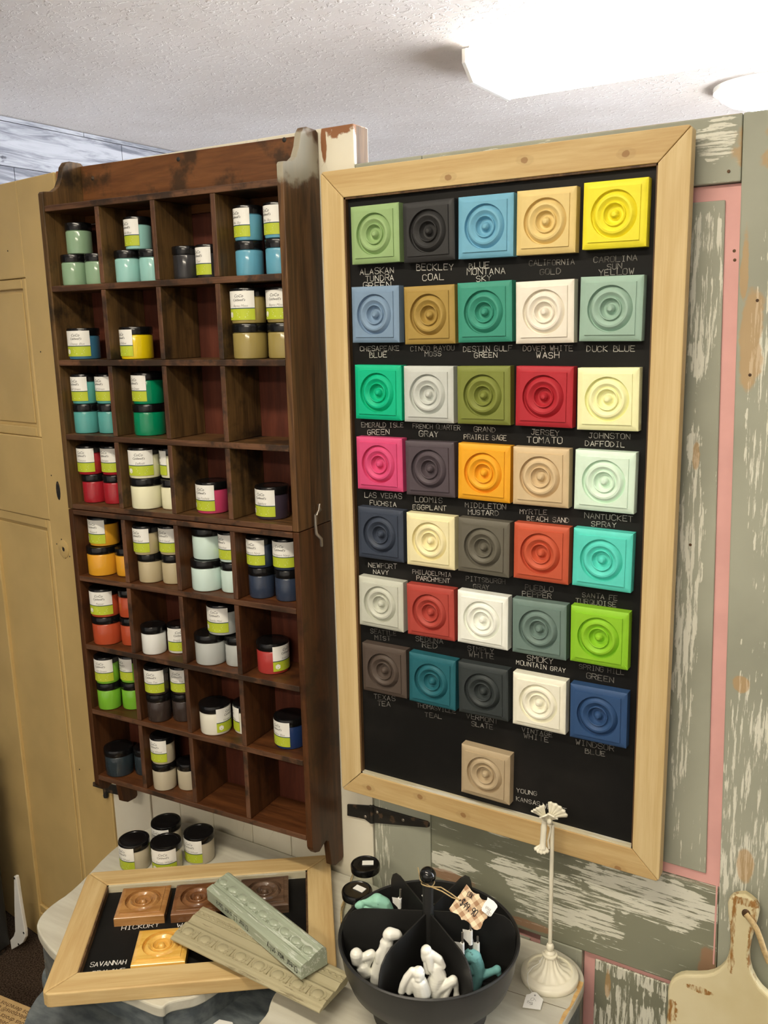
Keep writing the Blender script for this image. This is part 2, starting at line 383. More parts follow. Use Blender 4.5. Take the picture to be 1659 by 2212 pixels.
# ceiling fixtures: fluorescent wraparound beyond the doors, round one behind it, and an added one out of view
def wrap_fixture(x0, x1, yc, w, h, label, lit=True):
    t = thing('fluorescent_light', label, 'ceiling light', ((x0+x1)/2, yc, CEIL-.001))
    hx = (x1-x0)/2
    M().box(-hx, hx, -w*.42, w*.42, -.022, 0).build('housing', mt_fix, t, bevel=.003)
    pf = [(-.5*w, -.016), (-.5*w, -h*.55), (-.36*w, -h), (.36*w, -h), (.5*w, -h*.55), (.5*w, -.016), (.44*w, -.0225), (-.44*w, -.0225)]
    M().prism(pf, lambda p, q: (q, p[0], p[1]), -hx+.006, hx-.006).build('lens', mt_lens if lit else mt_fix, t)
    for q in (-1, 1):
        M().prism([(a*1.02, b*1.03) for a, b in pf[:6]], lambda p, s: (s, p[0], p[1]), q*hx-.006, q*hx+.006).build('end_cap', mt_fix, t)
    return t
p0 = hit_z(1012, 108, CEIL-.02); p1 = hit_z(1078, 218, CEIL-.09)
wrap_fixture(p0.x-.01, p0.x+1.22, (p0.y+p1.y)/2, p1.y-p0.y+.02, .10, 'lit white wraparound fluorescent light on the ceiling beyond the doors')
wrap_fixture(1.7, 2.92, 3.4, .3, .10, 'added unseen wraparound light brightening the ceiling at the back, out to the right')  # extra fixture out of view, added to brighten the ceiling
c = hit_z(1655, 219, CEIL-.06)
t = thing('round_light', 'lit round flush ceiling light just above the green door top', 'ceiling light', (c.x, c.y, CEIL-.001))
M().lathe([(.19, -.018), (.19, 0)], 40).build('base', mt_fix, t, smooth=40)
M().lathe([(0, -.085), (.07, -.08), (.13, -.062), (.165, -.038), (.175, -.0185)], 40).build('diffuser', mt_lens, t, smooth=60)

# ------------------------------------------------------------------ the row of old doors used as a partition
YD = .042                                            # front face of the doors
XZ = lambda y0, y1: (lambda p, t: (p[0], t, p[1]))   # prism in the wall plane
def slab(poly, y0, y1): return M().prism(poly, lambda p, t: (p[0], t, p[1]), y0, y1)
def rect(x0, x1, z0, z1): return [(x0, z0), (x1, z0), (x1, z1), (x0, z1)]

# grey-green panelled door on the right
gd = thing('panelled_door', 'tall grey-green distressed door with pink-edged panels, behind the chalkboard', 'door', (0, 0, 0))
xr = lambda z: .6445+(1.83-z)*.0245                  # inner edge of the right stile leans a little
ZT = 1.914
slab([(.0445, .004), (.165, .004), (.165, ZT), (.0405, ZT)], YD, YD+.035).build('stile', mt_stile, gd, bevel=.002)
slab([(xr(.004), .004), (.835, .004), (.80, ZT), (xr(ZT), ZT)], YD, YD+.035).build('stile', mt_stile, gd, bevel=.002)
e_ = .0008
slab([(.165+e_, 1.829), (xr(1.829)-e_, 1.829), (xr(ZT)-e_, ZT), (.165+e_, ZT)], YD+.0006, YD+.034).build('rail', mt_toprail, gd, bevel=.002)
slab([(.165+e_, .603), (xr(.603)-e_, .603), (xr(.789)-e_, .789), (.165+e_, .789)], YD+.0006, YD+.034).build('rail', mt_lockrail, gd, bevel=.002)
slab([(.165+e_, .004), (xr(.004)-e_, .004), (xr(.2)-e_, .2), (.165+e_, .2)], YD+.0006, YD+.034).build('rail', mt_lockrail, gd, bevel=.002)
slab(rect(.38, .456, .2+e_, .603-e_), YD+.0006, YD+.034).build('mullion', mt_stile, gd, bevel=.002)
rc_ = slab([(.166, .79), (xr(.79)-.001, .79), (xr(1.828)-.001, 1.828), (.166, 1.828)], YD+.010, YD+.026).build('recess', mt_pink, gd)
slab([(.19, .808), (xr(.808)-.0215, .808), (xr(1.808)-.0205, 1.808), (.19, 1.808)], YD+.0065, YD+.010).build('raised_panel', mt_panel, rc_, bevel=.002)
rc_ = slab([(.457, .201), (xr(.201)-.001, .201), (xr(.602)-.001, .602), (.457, .602)], YD+.011, YD+.026).build('recess', mt_pink, gd)
slab([(.4766, .22), (xr(.22)-.02, .22), (xr(.59)-.02, .590), (.4766, .590)], YD+.0065, YD+.011).build('raised_panel', mt_panel_low, rc_, bevel=.002)
rc_ = slab(rect(.166, .379, .201, .602), YD+.011, YD+.026).build('recess', mt_pink, gd)
slab(rect(.186, .359, .22, .585), YD+.0065, YD+.011).build('raised_panel', mt_panel, rc_, bevel=.002)
# paint left pink in the joint by the lock rail, and a few nail holes
slab([(.667, .66), (.6695, .66), (.6675, .80), (.665, .80)], YD-.0006, YD).build('paint_line', mt_pink, gd)
for (u, v) in ((1574, 370), (1636, 649), (1620, 810), (1583, 541), (1584, 561), (1489, 1179)):
    q = hit_y(u, v, YD-.0004); pinkish = u in (1583, 1584)
    if u == 1489: q.y = YD+.006
    if pinkish: q.y = YD+.0096
    t = M().lathe([(0, -.0003), (.0022, 0)], 10)
    t.v = [(q.x+a, q.y+c_, q.z+b) for a, b, c_ in t.v]
    t.build('nail_hole', mt_rebD, gd)

# cream plank door in the middle
cdoor = thing('plank_door', 'cream crackled plank door behind the dark pigeonhole cabinet, tallest of the three', 'door', (0, 0, 0))
xs = [-.690, -.5632, -.470, -.372, -.2632, -.161, -.072, .0402]
for i, (a, b) in enumerate(zip(xs, xs[1:])):
    g_ = .0045 if i in (0, 1) else .0009
    slab(rect(a+(g_ if i == 1 else .0008), b-(g_ if i == 0 else .0008), .004, 1.9765), YD+(.003 if i == 0 else 0), YD+.045).build('plank', mt_cream, cdoor, bevel=.0015)
slab(rect(-.6895, .0395, .006, 1.975), YD+.008, YD+.043).build('core', mt_rebD, cdoor)

# strap hinges
def strap(name_parent, pts_l, pts_r, knuckle, holes, y, label):
    t = thing('strap_hinge', label, 'hinge', (knuckle[0], y, knuckle[1]))
    o = Vector(t.location)
    for nm, P in (('leaf', pts_l), ('strap', pts_r)):
        if P: M().prism(P, lambda p, s: (p[0]-o.x, s, p[1]-o.z), -.004, 0).build(nm, mt_iron, t, bevel=.001)
    M().tube([(0, -.003, -.018), (0, -.003, .016)], .0055, 12).build('knuckle', mt_iron, t, smooth=40)
    for (hx, hz) in holes: M().ball((hx-o.x, -.0042, hz-o.z), .0032, 10, (1, .35, 1)).build('screw_head', mt_steel, t, smooth=60)
    return t
P = lambda u, v: (lambda q: (q.x, q.z))(hit_y(u, v, YD))
strap(None, [P(752, 1736), P(800, 1739), P(803, 1778), P(790, 1768), P(752, 1760)],
      [P(806, 1738), P(812, 1741), P(925, 1773), P(929, 1777), P(929, 1784), P(924, 1786), P(812, 1776), P(806, 1776)],
      P(805, 1756), [P(791.5, 1762), P(817, 1752), P(873, 1769)], YD, 'black iron strap hinge across the cream and green doors, below the chalkboard frame')
strap(None, [P(203, 1688), P(222, 1690), P(226, 1704), P(203, 1697)],
      [P(228, 1690), P(255, 1696), P(300, 1695), P(312, 1700), P(296, 1708), P(281, 1712), P(268, 1709), P(259, 1703), P(258, 1716), P(236, 1711), P(226, 1722)],
      P(230, 1706), [P(227, 1717)], YD, 'dark iron hinge under the lower left corner of the pigeonhole cabinet')

# tan panelled door on the left, its far end folded back
TA = math.radians(8); td = thing('tan_door', 'tan painted panelled door at the far left with an empty keyhole plate', 'door', (-.6945, YD+.002, 0), pi-TA)
# local +x runs away to the left, local +y faces the viewer
tn = Vector((math.sin(TA), math.cos(TA), 0)); tp = Vector((-.6945, YD+.002, 0))
def tl(u, v):
    q = hit_p(u, v, tp, tn)-tp
    return (-(q.x*math.cos(TA))+q.y*math.sin(TA), q.z)
s1 = tl(110, 1150)[0]; s2 = tl(22, 1500)[0]; s3 = s2+.09
zt, zr1, zr2, zb = tl(50, 386)[1], tl(30, 602)[1], tl(40, 941)[1], tl(78, 1966)[1]
zm = tl(60, 1114)[1]
def tb(x0, x1, y0, y1, z0, z1, nm, bev=.0025): return M().box(x0, x1, y0, y1, z0, z1).build(nm, mt_tan, td, bevel=bev)
tb(.001, s1, -.035, 0, .004, zt, 'stile'); tb(s1+.26, s1+.26+.24, -.035, 0, .004, zt, 'stile')
for a, b in ((zr1, zt), (zm, zr2), (.004, zb)): tb(s1+.0006, s1+.2594, -.035, -.0006, a, b, 'rail')
tb(s1+.0006, s1+.2594, -.028, -.012, zb, zr1, 'recess', 0)
sl = .0
for a, b in ((zb+.001, zm-.001), (zr2+.001, zr1-.001)):
    for x0, x1 in ((s1+.001, s1+.026), (s2-.013, s2+.013)):
        M().prism([(x0, -.012), (x1, -.012), ((x0+x1)/2+.005, -.002), ((x0+x1)/2-.005, -.002)], lambda p, t: (p[0], p[1], t), a, b).build('bead', mt_tan, td, bevel=.002)
    tb(s1+.034, s2-.022, -.012, -.0085, a+.03, b-.03, 'raised_panel')
    for z0, z1 in ((b-.022, b), (a, a+.022)): tb(s1+.026, s2-.013, -.012, -.004, z0, z1, 'bead')
kx, kz = tl(126, 1060); t = M().ball((kx, .0002, kz),   .017, 14, (.5, .10, 1.3)); t.build('keyhole', mt_iron, td, smooth=60)
kx, kz = tl(138, 1186)
t = M().lathe([(.021, 0), (.021, .0012), (.018, .0022), (.006, .0024), (.005, .0006), (0, .0006)], 32); t.v = [(kx+a, c_, kz+b) for a, b, c_ in t.v]
rp_ = t.build('rosette_plate', mt_tan, td, smooth=35)
t = M().ball((kx-.002, .0018, kz), .0055, 12, (1, .3, 1)); t.build('spindle_hole', mt_iron, rp_, smooth=60)
for (u, v) in ((111, 1027), (123, 1175), (151, 1202), (133, 1165), (142, 1205), (17, 542), (88, 760), (172, 1662)):
    kx, kz = tl(u, v); M().ball((kx, .0004, kz), .0018, 8, (1, .5, 1)).build('nail_hole', mt_iron, td)

# ------------------------------------------------------------------ framed chalkboard
FW, FH, FT, FZ = .58867, 1.09731, .04305, 1.9
cb = thing('chalkboard', 'large black chalkboard in a pale pine frame with handwritten colour names', 'chalkboard', (0, 0, FZ-FH))
zB = -0.0
def frame_polys(w, h, t, r, g=.0005):
    """four mitred rails of a w x h frame, outer corners rounded to radius r"""
    c = r*(1-math.sqrt(.5)); arc = [(r*(1-math.cos(a)), r*(1-math.sin(a))) for a in (pi/4, pi/6, pi/12, 0)]   # from the mitre to the left edge
    Lp = [(x, y+g) for x, y in arc]; Lp = Lp+[(x, h-y) for x, y in Lp[::-1]]+[(t, h-t-g), (t, t+g)]
    Bp = [(y+g, x) for x, y in arc]; Bp = Bp+[(w-x, y) for x, y in Bp[::-1]]+[(w-t-g, t), (t+g, t)]
    return {'L': Lp, 'R': [(w-x, y) for x, y in Lp], 'B': Bp, 'T': [(x, h-y) for x, y in Bp]}
def rail4(par, w, h, t, y0, y1, mats, bev, r=.006):
    return {k: M().prism(p, lambda q, s: (q[0], s, q[1]), y0, y1).build('frame_rail', mats[0] if k in 'LR' else mats[1], par, bevel=bev, seg=3) for k, p in frame_polys(w, h, t, r).items()}
KN = [(lambda q: (q.x, 0, q.z-(FZ-FH)))(hit_y(u, v, 0)) for u, v in ((797, 1702), (907, 1721), (1001, 1761), (1335, 1876), (1133, 346), (968, 384), (1352, 332))]
mt_pineK = wood('pine_with_knots', PL, PH, 'X', PK, .5, 16, 5.0, knots=KN)
rail4(cb, FW, FH, FT, 0, .022, (mt_pineZ, mt_pineK), .003)
YB_ = .010                                           # chalk surface
M().box(.012, FW-.012, YB_, YB_+.012, .012, FH-.012).build('board', mt_board, cb)
M().box(.05, FW-.05, .0225, YD-.001, .25, FH-.25).build('cleat', mt_pineX, cb)
for x0, x1, z0, z1, mt in ((FT, FT+.003, FT, FH-FT, mt_rebD), (FW-FT-.002, FW-FT, FT, FH-FT, mt_rebD), (FT, FW-FT, FT, FT+.004, mt_rebX), (FT, FW-FT, FH-FT-.003, FH-FT, mt_rebD)):
    M().box(x0, x1, .002, YB_, z0, z1).build('rebate_strip', mt, cb)

# chalk lettering, one object per colour name: lines of (text, x0, y0, x1, y1) in photo pixels on the board plane
G1 = (740, 380, 2.37); G2 = (740, 900, 2.37); G3 = (740, 1350, 2.37)
WORDS = [
 (G1, 1, [('ALASKAN', 90, 492, 262, 482), ('TUNDRA', 118, 525, 262, 520), ('GREEN', 105, 562, 248, 558)]),
 (G1, 1, [('BECKLEY', 378, 468, 568, 465), ('COAL', 410, 520, 518, 515)]),
 (G1, 1, [('BLUE', 648, 460, 750, 455), ('MONTANA', 638, 492, 832, 484), ('SKY', 685, 527, 760, 520)]),
 (G1, 0, [('CALIFORNIA', 955, 447, 1188, 438), ('GOLD', 1010, 492, 1115, 487)]),
 (G1, 0, [('CAROLINA', 1285, 430, 1508, 418), ('SUN', 1355, 465, 1430, 460), ('YELLOW', 1312, 495, 1490, 487)]),
 (G1, 1, [('CHESAPEAKE', 90, 885, 290, 882), ('BLUE', 138, 917, 225, 914)]),
 (G1, 1, [('CINCO BAYOU', 347, 885, 577, 880), ('MOSS', 422, 912, 505, 910)]),
 (G1, 1, [('DESTIN GULF', 618, 887, 872, 882), ('GREEN', 675, 918, 790, 916)]),
 (G1, 1, [('DOVER WHITE', 925, 884, 1182, 882), ('WASH', 993, 918, 1110, 916)]),
 (G1, 1, [('DUCK BLUE', 1250, 885, 1503, 884)]),
 (G1, 1, [('EMERALD ISLE', 97, 1275, 315, 1275), ('GREEN', 128, 1312, 238, 1310)]),
 (G1, 1, [('FRENCH QUARTER', 360, 1280, 605, 1290), ('GRAY', 392, 1320, 490, 1323)]),
 (G1, 1, [('GRAND', 672, 1297, 782, 1300), ('PRAIRIE SAGE', 622, 1335, 842, 1342)]),
 (G1, 1, [('JERSEY', 965, 1310, 1108, 1317), ('TOMATO', 945, 1350, 1125, 1355)]),
 (G1, 1, [('JOHNSTON', 1262, 1328, 1472, 1335), ('DAFFODIL', 1243, 1369, 1443, 1375)]),
 (G2, 1, [('LAS VEGAS', 113, 400, 306, 408), ('FUCHSIA', 140, 440, 275, 450)]),
 (G2, 1, [('LOOMIS', 370, 422, 510, 430), ('EGGPLANT', 360, 462, 530, 470)]),
 (G2, 1, [('MIDDLETON', 628, 452, 835, 463), ('MUSTARD', 643, 488, 797, 495)]),
 (G2, 1, [('MYRTLE', 907, 485, 1048, 490), ('BEACH SAND', 945, 520, 1165, 532)]),
 (G2, 1, [('NANTUCKET', 1240, 505, 1485, 525), ('SPRAY', 1275, 548, 1400, 555)]),
 (G2, 1, [('NEWPORT', 133, 758, 277, 768), ('NAVY', 157, 793, 235, 798)]),
 (G2, 1, [('PHILADELPHIA', 358, 793, 555, 810), ('PARCHMENT', 378, 825, 548, 842)]),
 (G2, 0, [('PITTSBURGH', 632, 828, 832, 845), ('GRAY', 670, 868, 750, 874)]),
 (G2, 0, [('PUEBLO', 935, 873, 1078, 885), ('PEPPER', 920, 905, 1070, 918)]),
 (G2, 0, [('SANTA FE', 1228, 912, 1412, 930), ('TURQUOISE', 1195, 940, 1400, 963)]),
 (G2, 0, [('SEATTLE', 143, 1097, 275, 1110), ('MIST', 165, 1130, 245, 1136)]),
 (G2, 0, [('SEDONA', 375, 1135, 512, 1150), ('RED', 408, 1168, 485, 1175)]),
 (G3, 0, [('SIMPLY', 640, 118, 775, 135), ('WHITE', 648, 148, 775, 162)]),
 (G3, 1, [('SMOKY', 945, 167, 1078, 188), ('MOUNTAIN GRAY', 890, 190, 1145, 235)]),
 (G3, 0, [('SPRING HILL', 1212, 212, 1445, 245), ('GREEN', 1248, 258, 1390, 282)]),
 (G3, 0, [('TEXAS', 160, 365, 268, 378), ('TEA', 180, 400, 243, 405)]),
 (G3, 0, [('THOMASVILLE', 380, 410, 578, 443), ('TEAL', 422, 458, 508, 470)]),
 (G3, 0, [('VERMONT', 635, 465, 795, 495), ('SLATE', 660, 505, 770, 523)]),
 (G3, 0, [('VINTAGE', 918, 535, 1075, 563), ('WHITE', 928, 565, 1053, 588)]),
 (G3, 0, [('WINDSOR', 1195, 598, 1388, 633), ('BLUE', 1242, 645, 1345, 660)]),
 (G3, 1, [('YOUNG', 890, 845, 995, 865), ('KANSAS', 890, 890, 1010, 915), ('WHEAT', 1024, 925, 1147, 950)]),
]
for g, br, lines in WORDS:
    mm = M()
    for (tx, x0, y0, x1, y1) in lines:
        a = hit_y(g[0]+x0/g[2], g[1]+y0/g[2], YB_-.0004); b = hit_y(g[0]+x1/g[2], g[1]+y1/g[2], YB_-.0004)
        ex = (b-a); wd_ = ex.length; ex.normalize()
        sz = max(.0074, min(.0094, wd_/len(tx)*1.0))
        strokes(mm, tx, a-Vector((0, 0, FZ-FH)), ex, Vector((0, 0, 1)), Vector((0, -1, 0)), sz, wd_)
    mm.build('chalk_lettering', mt_chalk if br else mt_chalk2, cb)

# ------------------------------------------------------------------ rosette blocks
def rosette_mesh(name, mat, S=.089, T=.0205):
    """square block, front facing -y: bevelled border, turned bull's-eye in the middle"""
    n = 64; h = S/2; m_ = M(); rows = []
    def sq(a, k):
        c, s = math.cos(a), math.sin(a); d = max(abs(c), abs(s)); return (k*c/d, k*s/d)
    prof = [(.0000, .0012), (.0028, .0006), (.0048, -.0014), (.0060, -.0042), (.0066, -.0066), (.0084, -.0082), (.0108, -.0080), (.0126, -.0060), (.0136, -.0030), (.0142, -.0006), (.0150, .0000), (.0158, -.0008), (.0161, -.0036),
            (.0178, -.0030), (.0200, -.0008), (.0226, .0008), (.0252, .0004), (.0276, -.0018), (.0296, -.0046), (.0310, -.0062), (.0318, -.0060), (.0323, 0)]
    vs = [(0, -prof[0][1], 0)]; fs = []
    for (r, z) in prof[1:]:
        rows.append([len(vs)+i for i in range(n)]); vs += [(r*math.cos(2*pi*(i+.5)/n), -z, r*math.sin(2*pi*(i+.5)/n)) for i in range(n)]
    def ring(k, z):
        rows.append([len(vs)+i for i in range(n)])
        for i in range(n):
            # corners land exactly on the square: pick angles so that every n/4 index is a corner
            q = (i % (n//4))/(n//4); side = i//(n//4); u = -1+2*q
            a, b = [(1, u), (-u, 1), (-1, -u), (u, -1)][side]
            vs.append((k*a, -z, k*b))
    for k, z in ((h-.0088, 0), (h-.0085, -.0019), (h-.0034, -.0023), (h, -.0048), (h, -T)): ring(k, z)
    # align circle indices with the square ring (square index 0 = corner at -45 deg)
    off = -n//8
    for rr in range(len(prof)-1): rows[rr] = [rows[rr][(i+off) % n] for i in range(n)]
    for i in range(n): fs.append((0, rows[0][(i+1) % n], rows[0][i]))
    for a, b in zip(rows, rows[1:]):
        for i in range(n):
            j = (i+1) % n; fs.append((a[i], a[j], b[j], b[i]))
    fs.append(rows[-1])
    m_.add(vs, fs)
    return m_.mesh(name, mat, smooth=32)
TC = [(158, 297, 0), (433, 282, 0), (725, 258, 0), (1035, 232, 0), (1388, 195, 0), (160, 710, 0), (437, 712, 0), (720, 697, 0), (1028, 697, 0), (1368, 680, 0),
      (175, 1110, 0), (433, 1120, 0), (715, 1125, 0), (1025, 1132, 0), (1352, 1145, 0), (182, 245, 1), (440, 270, 1), (717, 290, 1), (1008, 312, 1), (1335, 335, 1),
      (188, 605, 1), (443, 640, 1), (715, 672, 1), (1010, 703, 1), (1323, 738, 1), (190, 962, 1), (443, 1005, 1), (710, 1045, 1), (1000, 1092, 1), (1308, 1135, 1),
      (207, 237, 2), (452, 292, 2), (713, 345, 2), (1000, 405, 2), (1303, 470, 2), (725, 770, 2)]
TN = ['sage green', 'charcoal black', 'sky blue', 'golden tan', 'bright yellow', 'dusty blue', 'olive brown', 'sea green', 'warm off-white', 'pale grey-green',
      'emerald green', 'light grey', 'olive green', 'tomato red', 'pale lemon', 'fuchsia pink', 'dark aubergine', 'mustard orange', 'sand beige', 'pale mint',
      'dark navy', 'parchment cream', 'taupe grey', 'burnt orange', 'turquoise', 'misty grey', 'brick red', 'pure white', 'slate green', 'lime green',
      'dark chocolate', 'dark teal', 'blackish slate', 'ivory', 'royal blue', 'wheat beige']
TCOL = [(152, 176, 116), (50, 48, 46), (117, 172, 192), (230, 198, 128), (246, 226, 52), (127, 148, 168), (168, 136, 68), (64, 146, 120), (242, 228, 206), (158, 182, 160),
        (8, 182, 130), (200, 198, 186), (126, 130, 58), (182, 44, 52), (250, 242, 182), (216, 76, 118), (84, 72, 75), (240, 166, 38), (214, 184, 140), (224, 240, 214),
        (60, 66, 78), (243, 226, 174), (104, 97, 82), (200, 88, 58), (94, 212, 190), (202, 198, 178), (178, 70, 58), (248, 243, 226), (112, 130, 118), (146, 198, 44),
        (86, 72, 62), (38, 98, 105), (56, 60, 58), (248, 238, 212), (50, 78, 116), (187, 162, 126)]
ORD = ['first', 'second', 'third', 'fourth', 'fifth']; ROWN = ['top', 'second', 'third', 'fourth', 'fifth', 'sixth', 'seventh']
for i, ((x, y, g), nm, c3) in enumerate(zip(TC, TN, TCOL)):
    ox, oy, s = (G1, G2, G3)[g]
    c = hit_y(ox+x/s, oy+y/s, YB_-.0205)
    mt = flat(nm.replace(' ', '_').replace('-', '_')+'_paint', A(*c3), .55, .3, .03, 40)
    o = bpy.data.objects.new('rosette_block', rosette_mesh('rosette_block', mt)); COL.objects.link(o)
    o.location = (c.x, YB_-.0206, c.z); o.rotation_euler = (0, random.uniform(-.012, .012), 0)
    where = f'{ROWN[i//5]} row of the chalkboard, {ORD[i%5]} from the left' if i < 35 else 'alone at the bottom of the chalkboard'
    tag(o, f'{nm} painted rosette block, {where}', 'sample tile', 'painted rosette blocks on the chalkboard')

# ------------------------------------------------------------------ pigeonhole cabinet: two stacked units of 4 x 4 cubbies
CX, CY, CW, CPHI, CD = -.563532, -.095, .527173, .051876, .108
ZS = [1.9-z for z in (.0239, .1652, .3035, .4468, .5916, .7346, .8804, 1.0238, 1.1744)]
ST, SH = .0125, .011                                  # side and shelf thickness
cph, sph = math.cos(CPHI), math.sin(CPHI)
def cw2(lx, ly, z): return Vector((CX+lx*cph-ly*sph, CY+lx*sph+ly*cph, z))
def cl(u, v, ly=0.0):
    """point on a plane parallel to the cabinet front, in cabinet coordinates"""
    nrm = Vector((-sph, cph, 0)); q = hit_p(u, v, cw2(0, ly, 0), nrm)-Vector((CX, CY, 0))
    return (q.x*cph+q.y*sph, q.z)
up = thing('pigeonhole_shelf', 'upper half of the dark brown wall cabinet, with scrolled top corners', 'shelf', (CX, CY, ZS[4]), CPHI, 'stacked pigeonhole units')
lo_ = thing('pigeonhole_shelf', 'lower half of the dark red-brown wall cabinet, with scrolled feet', 'shelf', (CX, CY, ZS[8]-.0055), CPHI, 'stacked pigeonhole units')
def cbx(par, x0, x1, y0, y1, z0, z1, nm, mt, bev=.0012):
    z = par.location.z; m_ = M().box(x0, x1, y0, y1, z0-z, z1-z)
    if nm in ('shelf', 'divider'):          # rubbed front edge
        m_.mi[2] = 1; mt = [mt, mt_rubX if nm == 'shelf' else mt_rubZ]
    return m_.build(nm, mt, par, bevel=bev)
zf, zr = cl(595, 349)[1], hit_y(687, 281, .04).z
def ogee(y): return y
top = [(0, zf-.004), (.003, zf), (.026, zf+.003), (.040, zf+.012), (.050, zf+.030), (.056, zr-.012), (.064, zr-.003), (.074, zr), (CD-.006, zr), (CD, zr-.004)]
zj = ZS[4]; zq = zf-.002
side_up = top+[(CD, zj+.0006), (0, zj+.0006)]
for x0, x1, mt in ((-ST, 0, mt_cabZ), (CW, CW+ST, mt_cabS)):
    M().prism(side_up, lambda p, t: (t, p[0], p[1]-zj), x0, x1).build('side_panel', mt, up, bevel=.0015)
fz = cl(669, 1836)[1]; rz_ = hit_y(738, 1857, .035).z
zb_ = ZS[8]-.0055
foot = [(0, zj-.0006), (CD, zj-.0006), (CD, rz_+.004), (CD-.006, rz_), (CD-.03, rz_+.002), (CD-.045, rz_+.012), (.056, fz-.012), (.048, fz-.006), (.036, fz-.010), (.024, fz-.016), (.010, fz-.010), (.002, fz), (0, fz+.006)]
for x0, x1 in ((-ST, 0), (CW, CW+ST)):
    M().prism(foot, lambda p, t: (t, p[0], p[1]-zb_), x0, x1).build('side_panel', mt_lowZ, lo_, bevel=.0015)
g_ = .0004
ztop = ZS[0]+.0045
cbx(up, g_, CW-g_, 0.001, CD-.009, ztop-SH/2, ztop+SH/2, 'shelf', mt_cabX)
cbx(up, g_, CW-g_, CD-.0085, CD-.001, ztop-.02, zr-.006, 'header_board', mt_hdr)
for k in (1, 2, 3): cbx(up, g_, CW-g_, 0, CD-.009, ZS[k]-SH/2, ZS[k]+SH/2, 'shelf', mt_cabX)
cbx(up, g_, CW-g_, 0, CD-.009, zj+.0008, zj+SH, 'shelf', mt_cabX)
cbx(lo_, g_, CW-g_, 0, CD-.009, zj-SH, zj-.0008, 'shelf', mt_lowX)
for k in (5, 6, 7, 8): cbx(lo_, g_, CW-g_, 0, CD-.009, ZS[k]-SH/2, ZS[k]+SH/2, 'shelf', mt_lowX)
cbx(up, g_, CW-g_, CD-.0085, CD-.002, zj+.001, ztop-.021, 'back_panel', mt_back)
cbx(lo_, g_, CW-g_, CD-.0085, CD-.002, ZS[8]-SH/2, zj-.001, 'back_panel', mt_back)
FLOORS = []; DT = .0105
for r in range(8):
    par = up if r < 4 else lo_; zc_ = (ztop if r == 0 else ZS[r])
    hi_ = zc_-SH/2 if r != 4 else zj-SH
    lo2 = ZS[r+1]+SH/2 if r != 3 else zj+SH
    FLOORS.append((lo2, hi_))
    for k in (1, 2, 3):
        xd = CW*k/4
        cbx(par, xd-DT/2, xd+DT/2, .0006, CD-.009, lo2+g_, hi_-g_, 'divider', mt_cabZ if r < 4 else mt_lowZ, .001)
for (u, v) in ((200, 385), (385, 344), (614, 302)):
    q = cl(u, v, CD-.0085); M().ball((q[0], CD-.0086, q[1]-zj), .0042, 12, (1, .25, 1)).build('screw_hole', mt_iron, up, smooth=60)
# wire hook joining the two units, on the right side
zz = zj-zb_
hk = M().tube([(CW+ST+.006, .058, zz+.040), (CW+ST+.009, .056, zz+.030), (CW+ST+.0035, .050, zz+.022), (CW+ST+.003, .049, zz+.002), (CW+ST+.0035, .050, zz-.012), (CW+ST+.010, .055, zz-.022), (CW+ST+.007, .060, zz-.036)], .003, 8)
tag(hk.build('hook', mt_steel, lo_, smooth=50), 'bent steel hook')

# ------------------------------------------------------------------ paint jars
SIZES = {'S': (.0240, .0575), 'L': (.0298, .0592)}
JM = {}
def jar_parts(sz):
    if sz not in JM:
        r, h = SIZES[sz]
        body = M().lathe([(r-.003, 0), (r-.0008, .0012), (r, .004), (r, h-.017), (r-.0006, h-.0155), (r-.002, h-.0145), (r-.002, h-.013)], 40).mesh('jar_body', mt_white, 40)
        k = 60; lob = lambda a, rr, z: 1+.004*math.cos(k*a)
        lid = M().lathe([(r+.0006, h-.0140), (r+.0009, h-.0132), (r+.0009, h-.0022), (r+.0002, h-.0006), (r-.0015, h), (r-.006, h), (r-.0066, h-.0006), (0, h-.0006)], 60).mesh('jar_lid', mt_lid, 40)
        JM[sz] = (body, lid)
    return JM[sz]
BM = {}
def body_mesh(sz, colname, rgb):
    k = (sz, colname)
    if k not in BM:
        me = jar_parts(sz)[0].copy(); me.materials.clear()
        nn = N('jar_'+colname.replace(' ', '_').replace('-', '_')); f = nn.noise(nn.co, 60, 2)
        me.materials.append(nn.out(A(*rgb, k=.86), .16, .5, coat=.3)); BM[k] = me
    return BM[k]
_co, _ca = fontmesh('CoCo', .0072, .3), fontmesh("Caldwell's", .0060, .3)
LM = {}
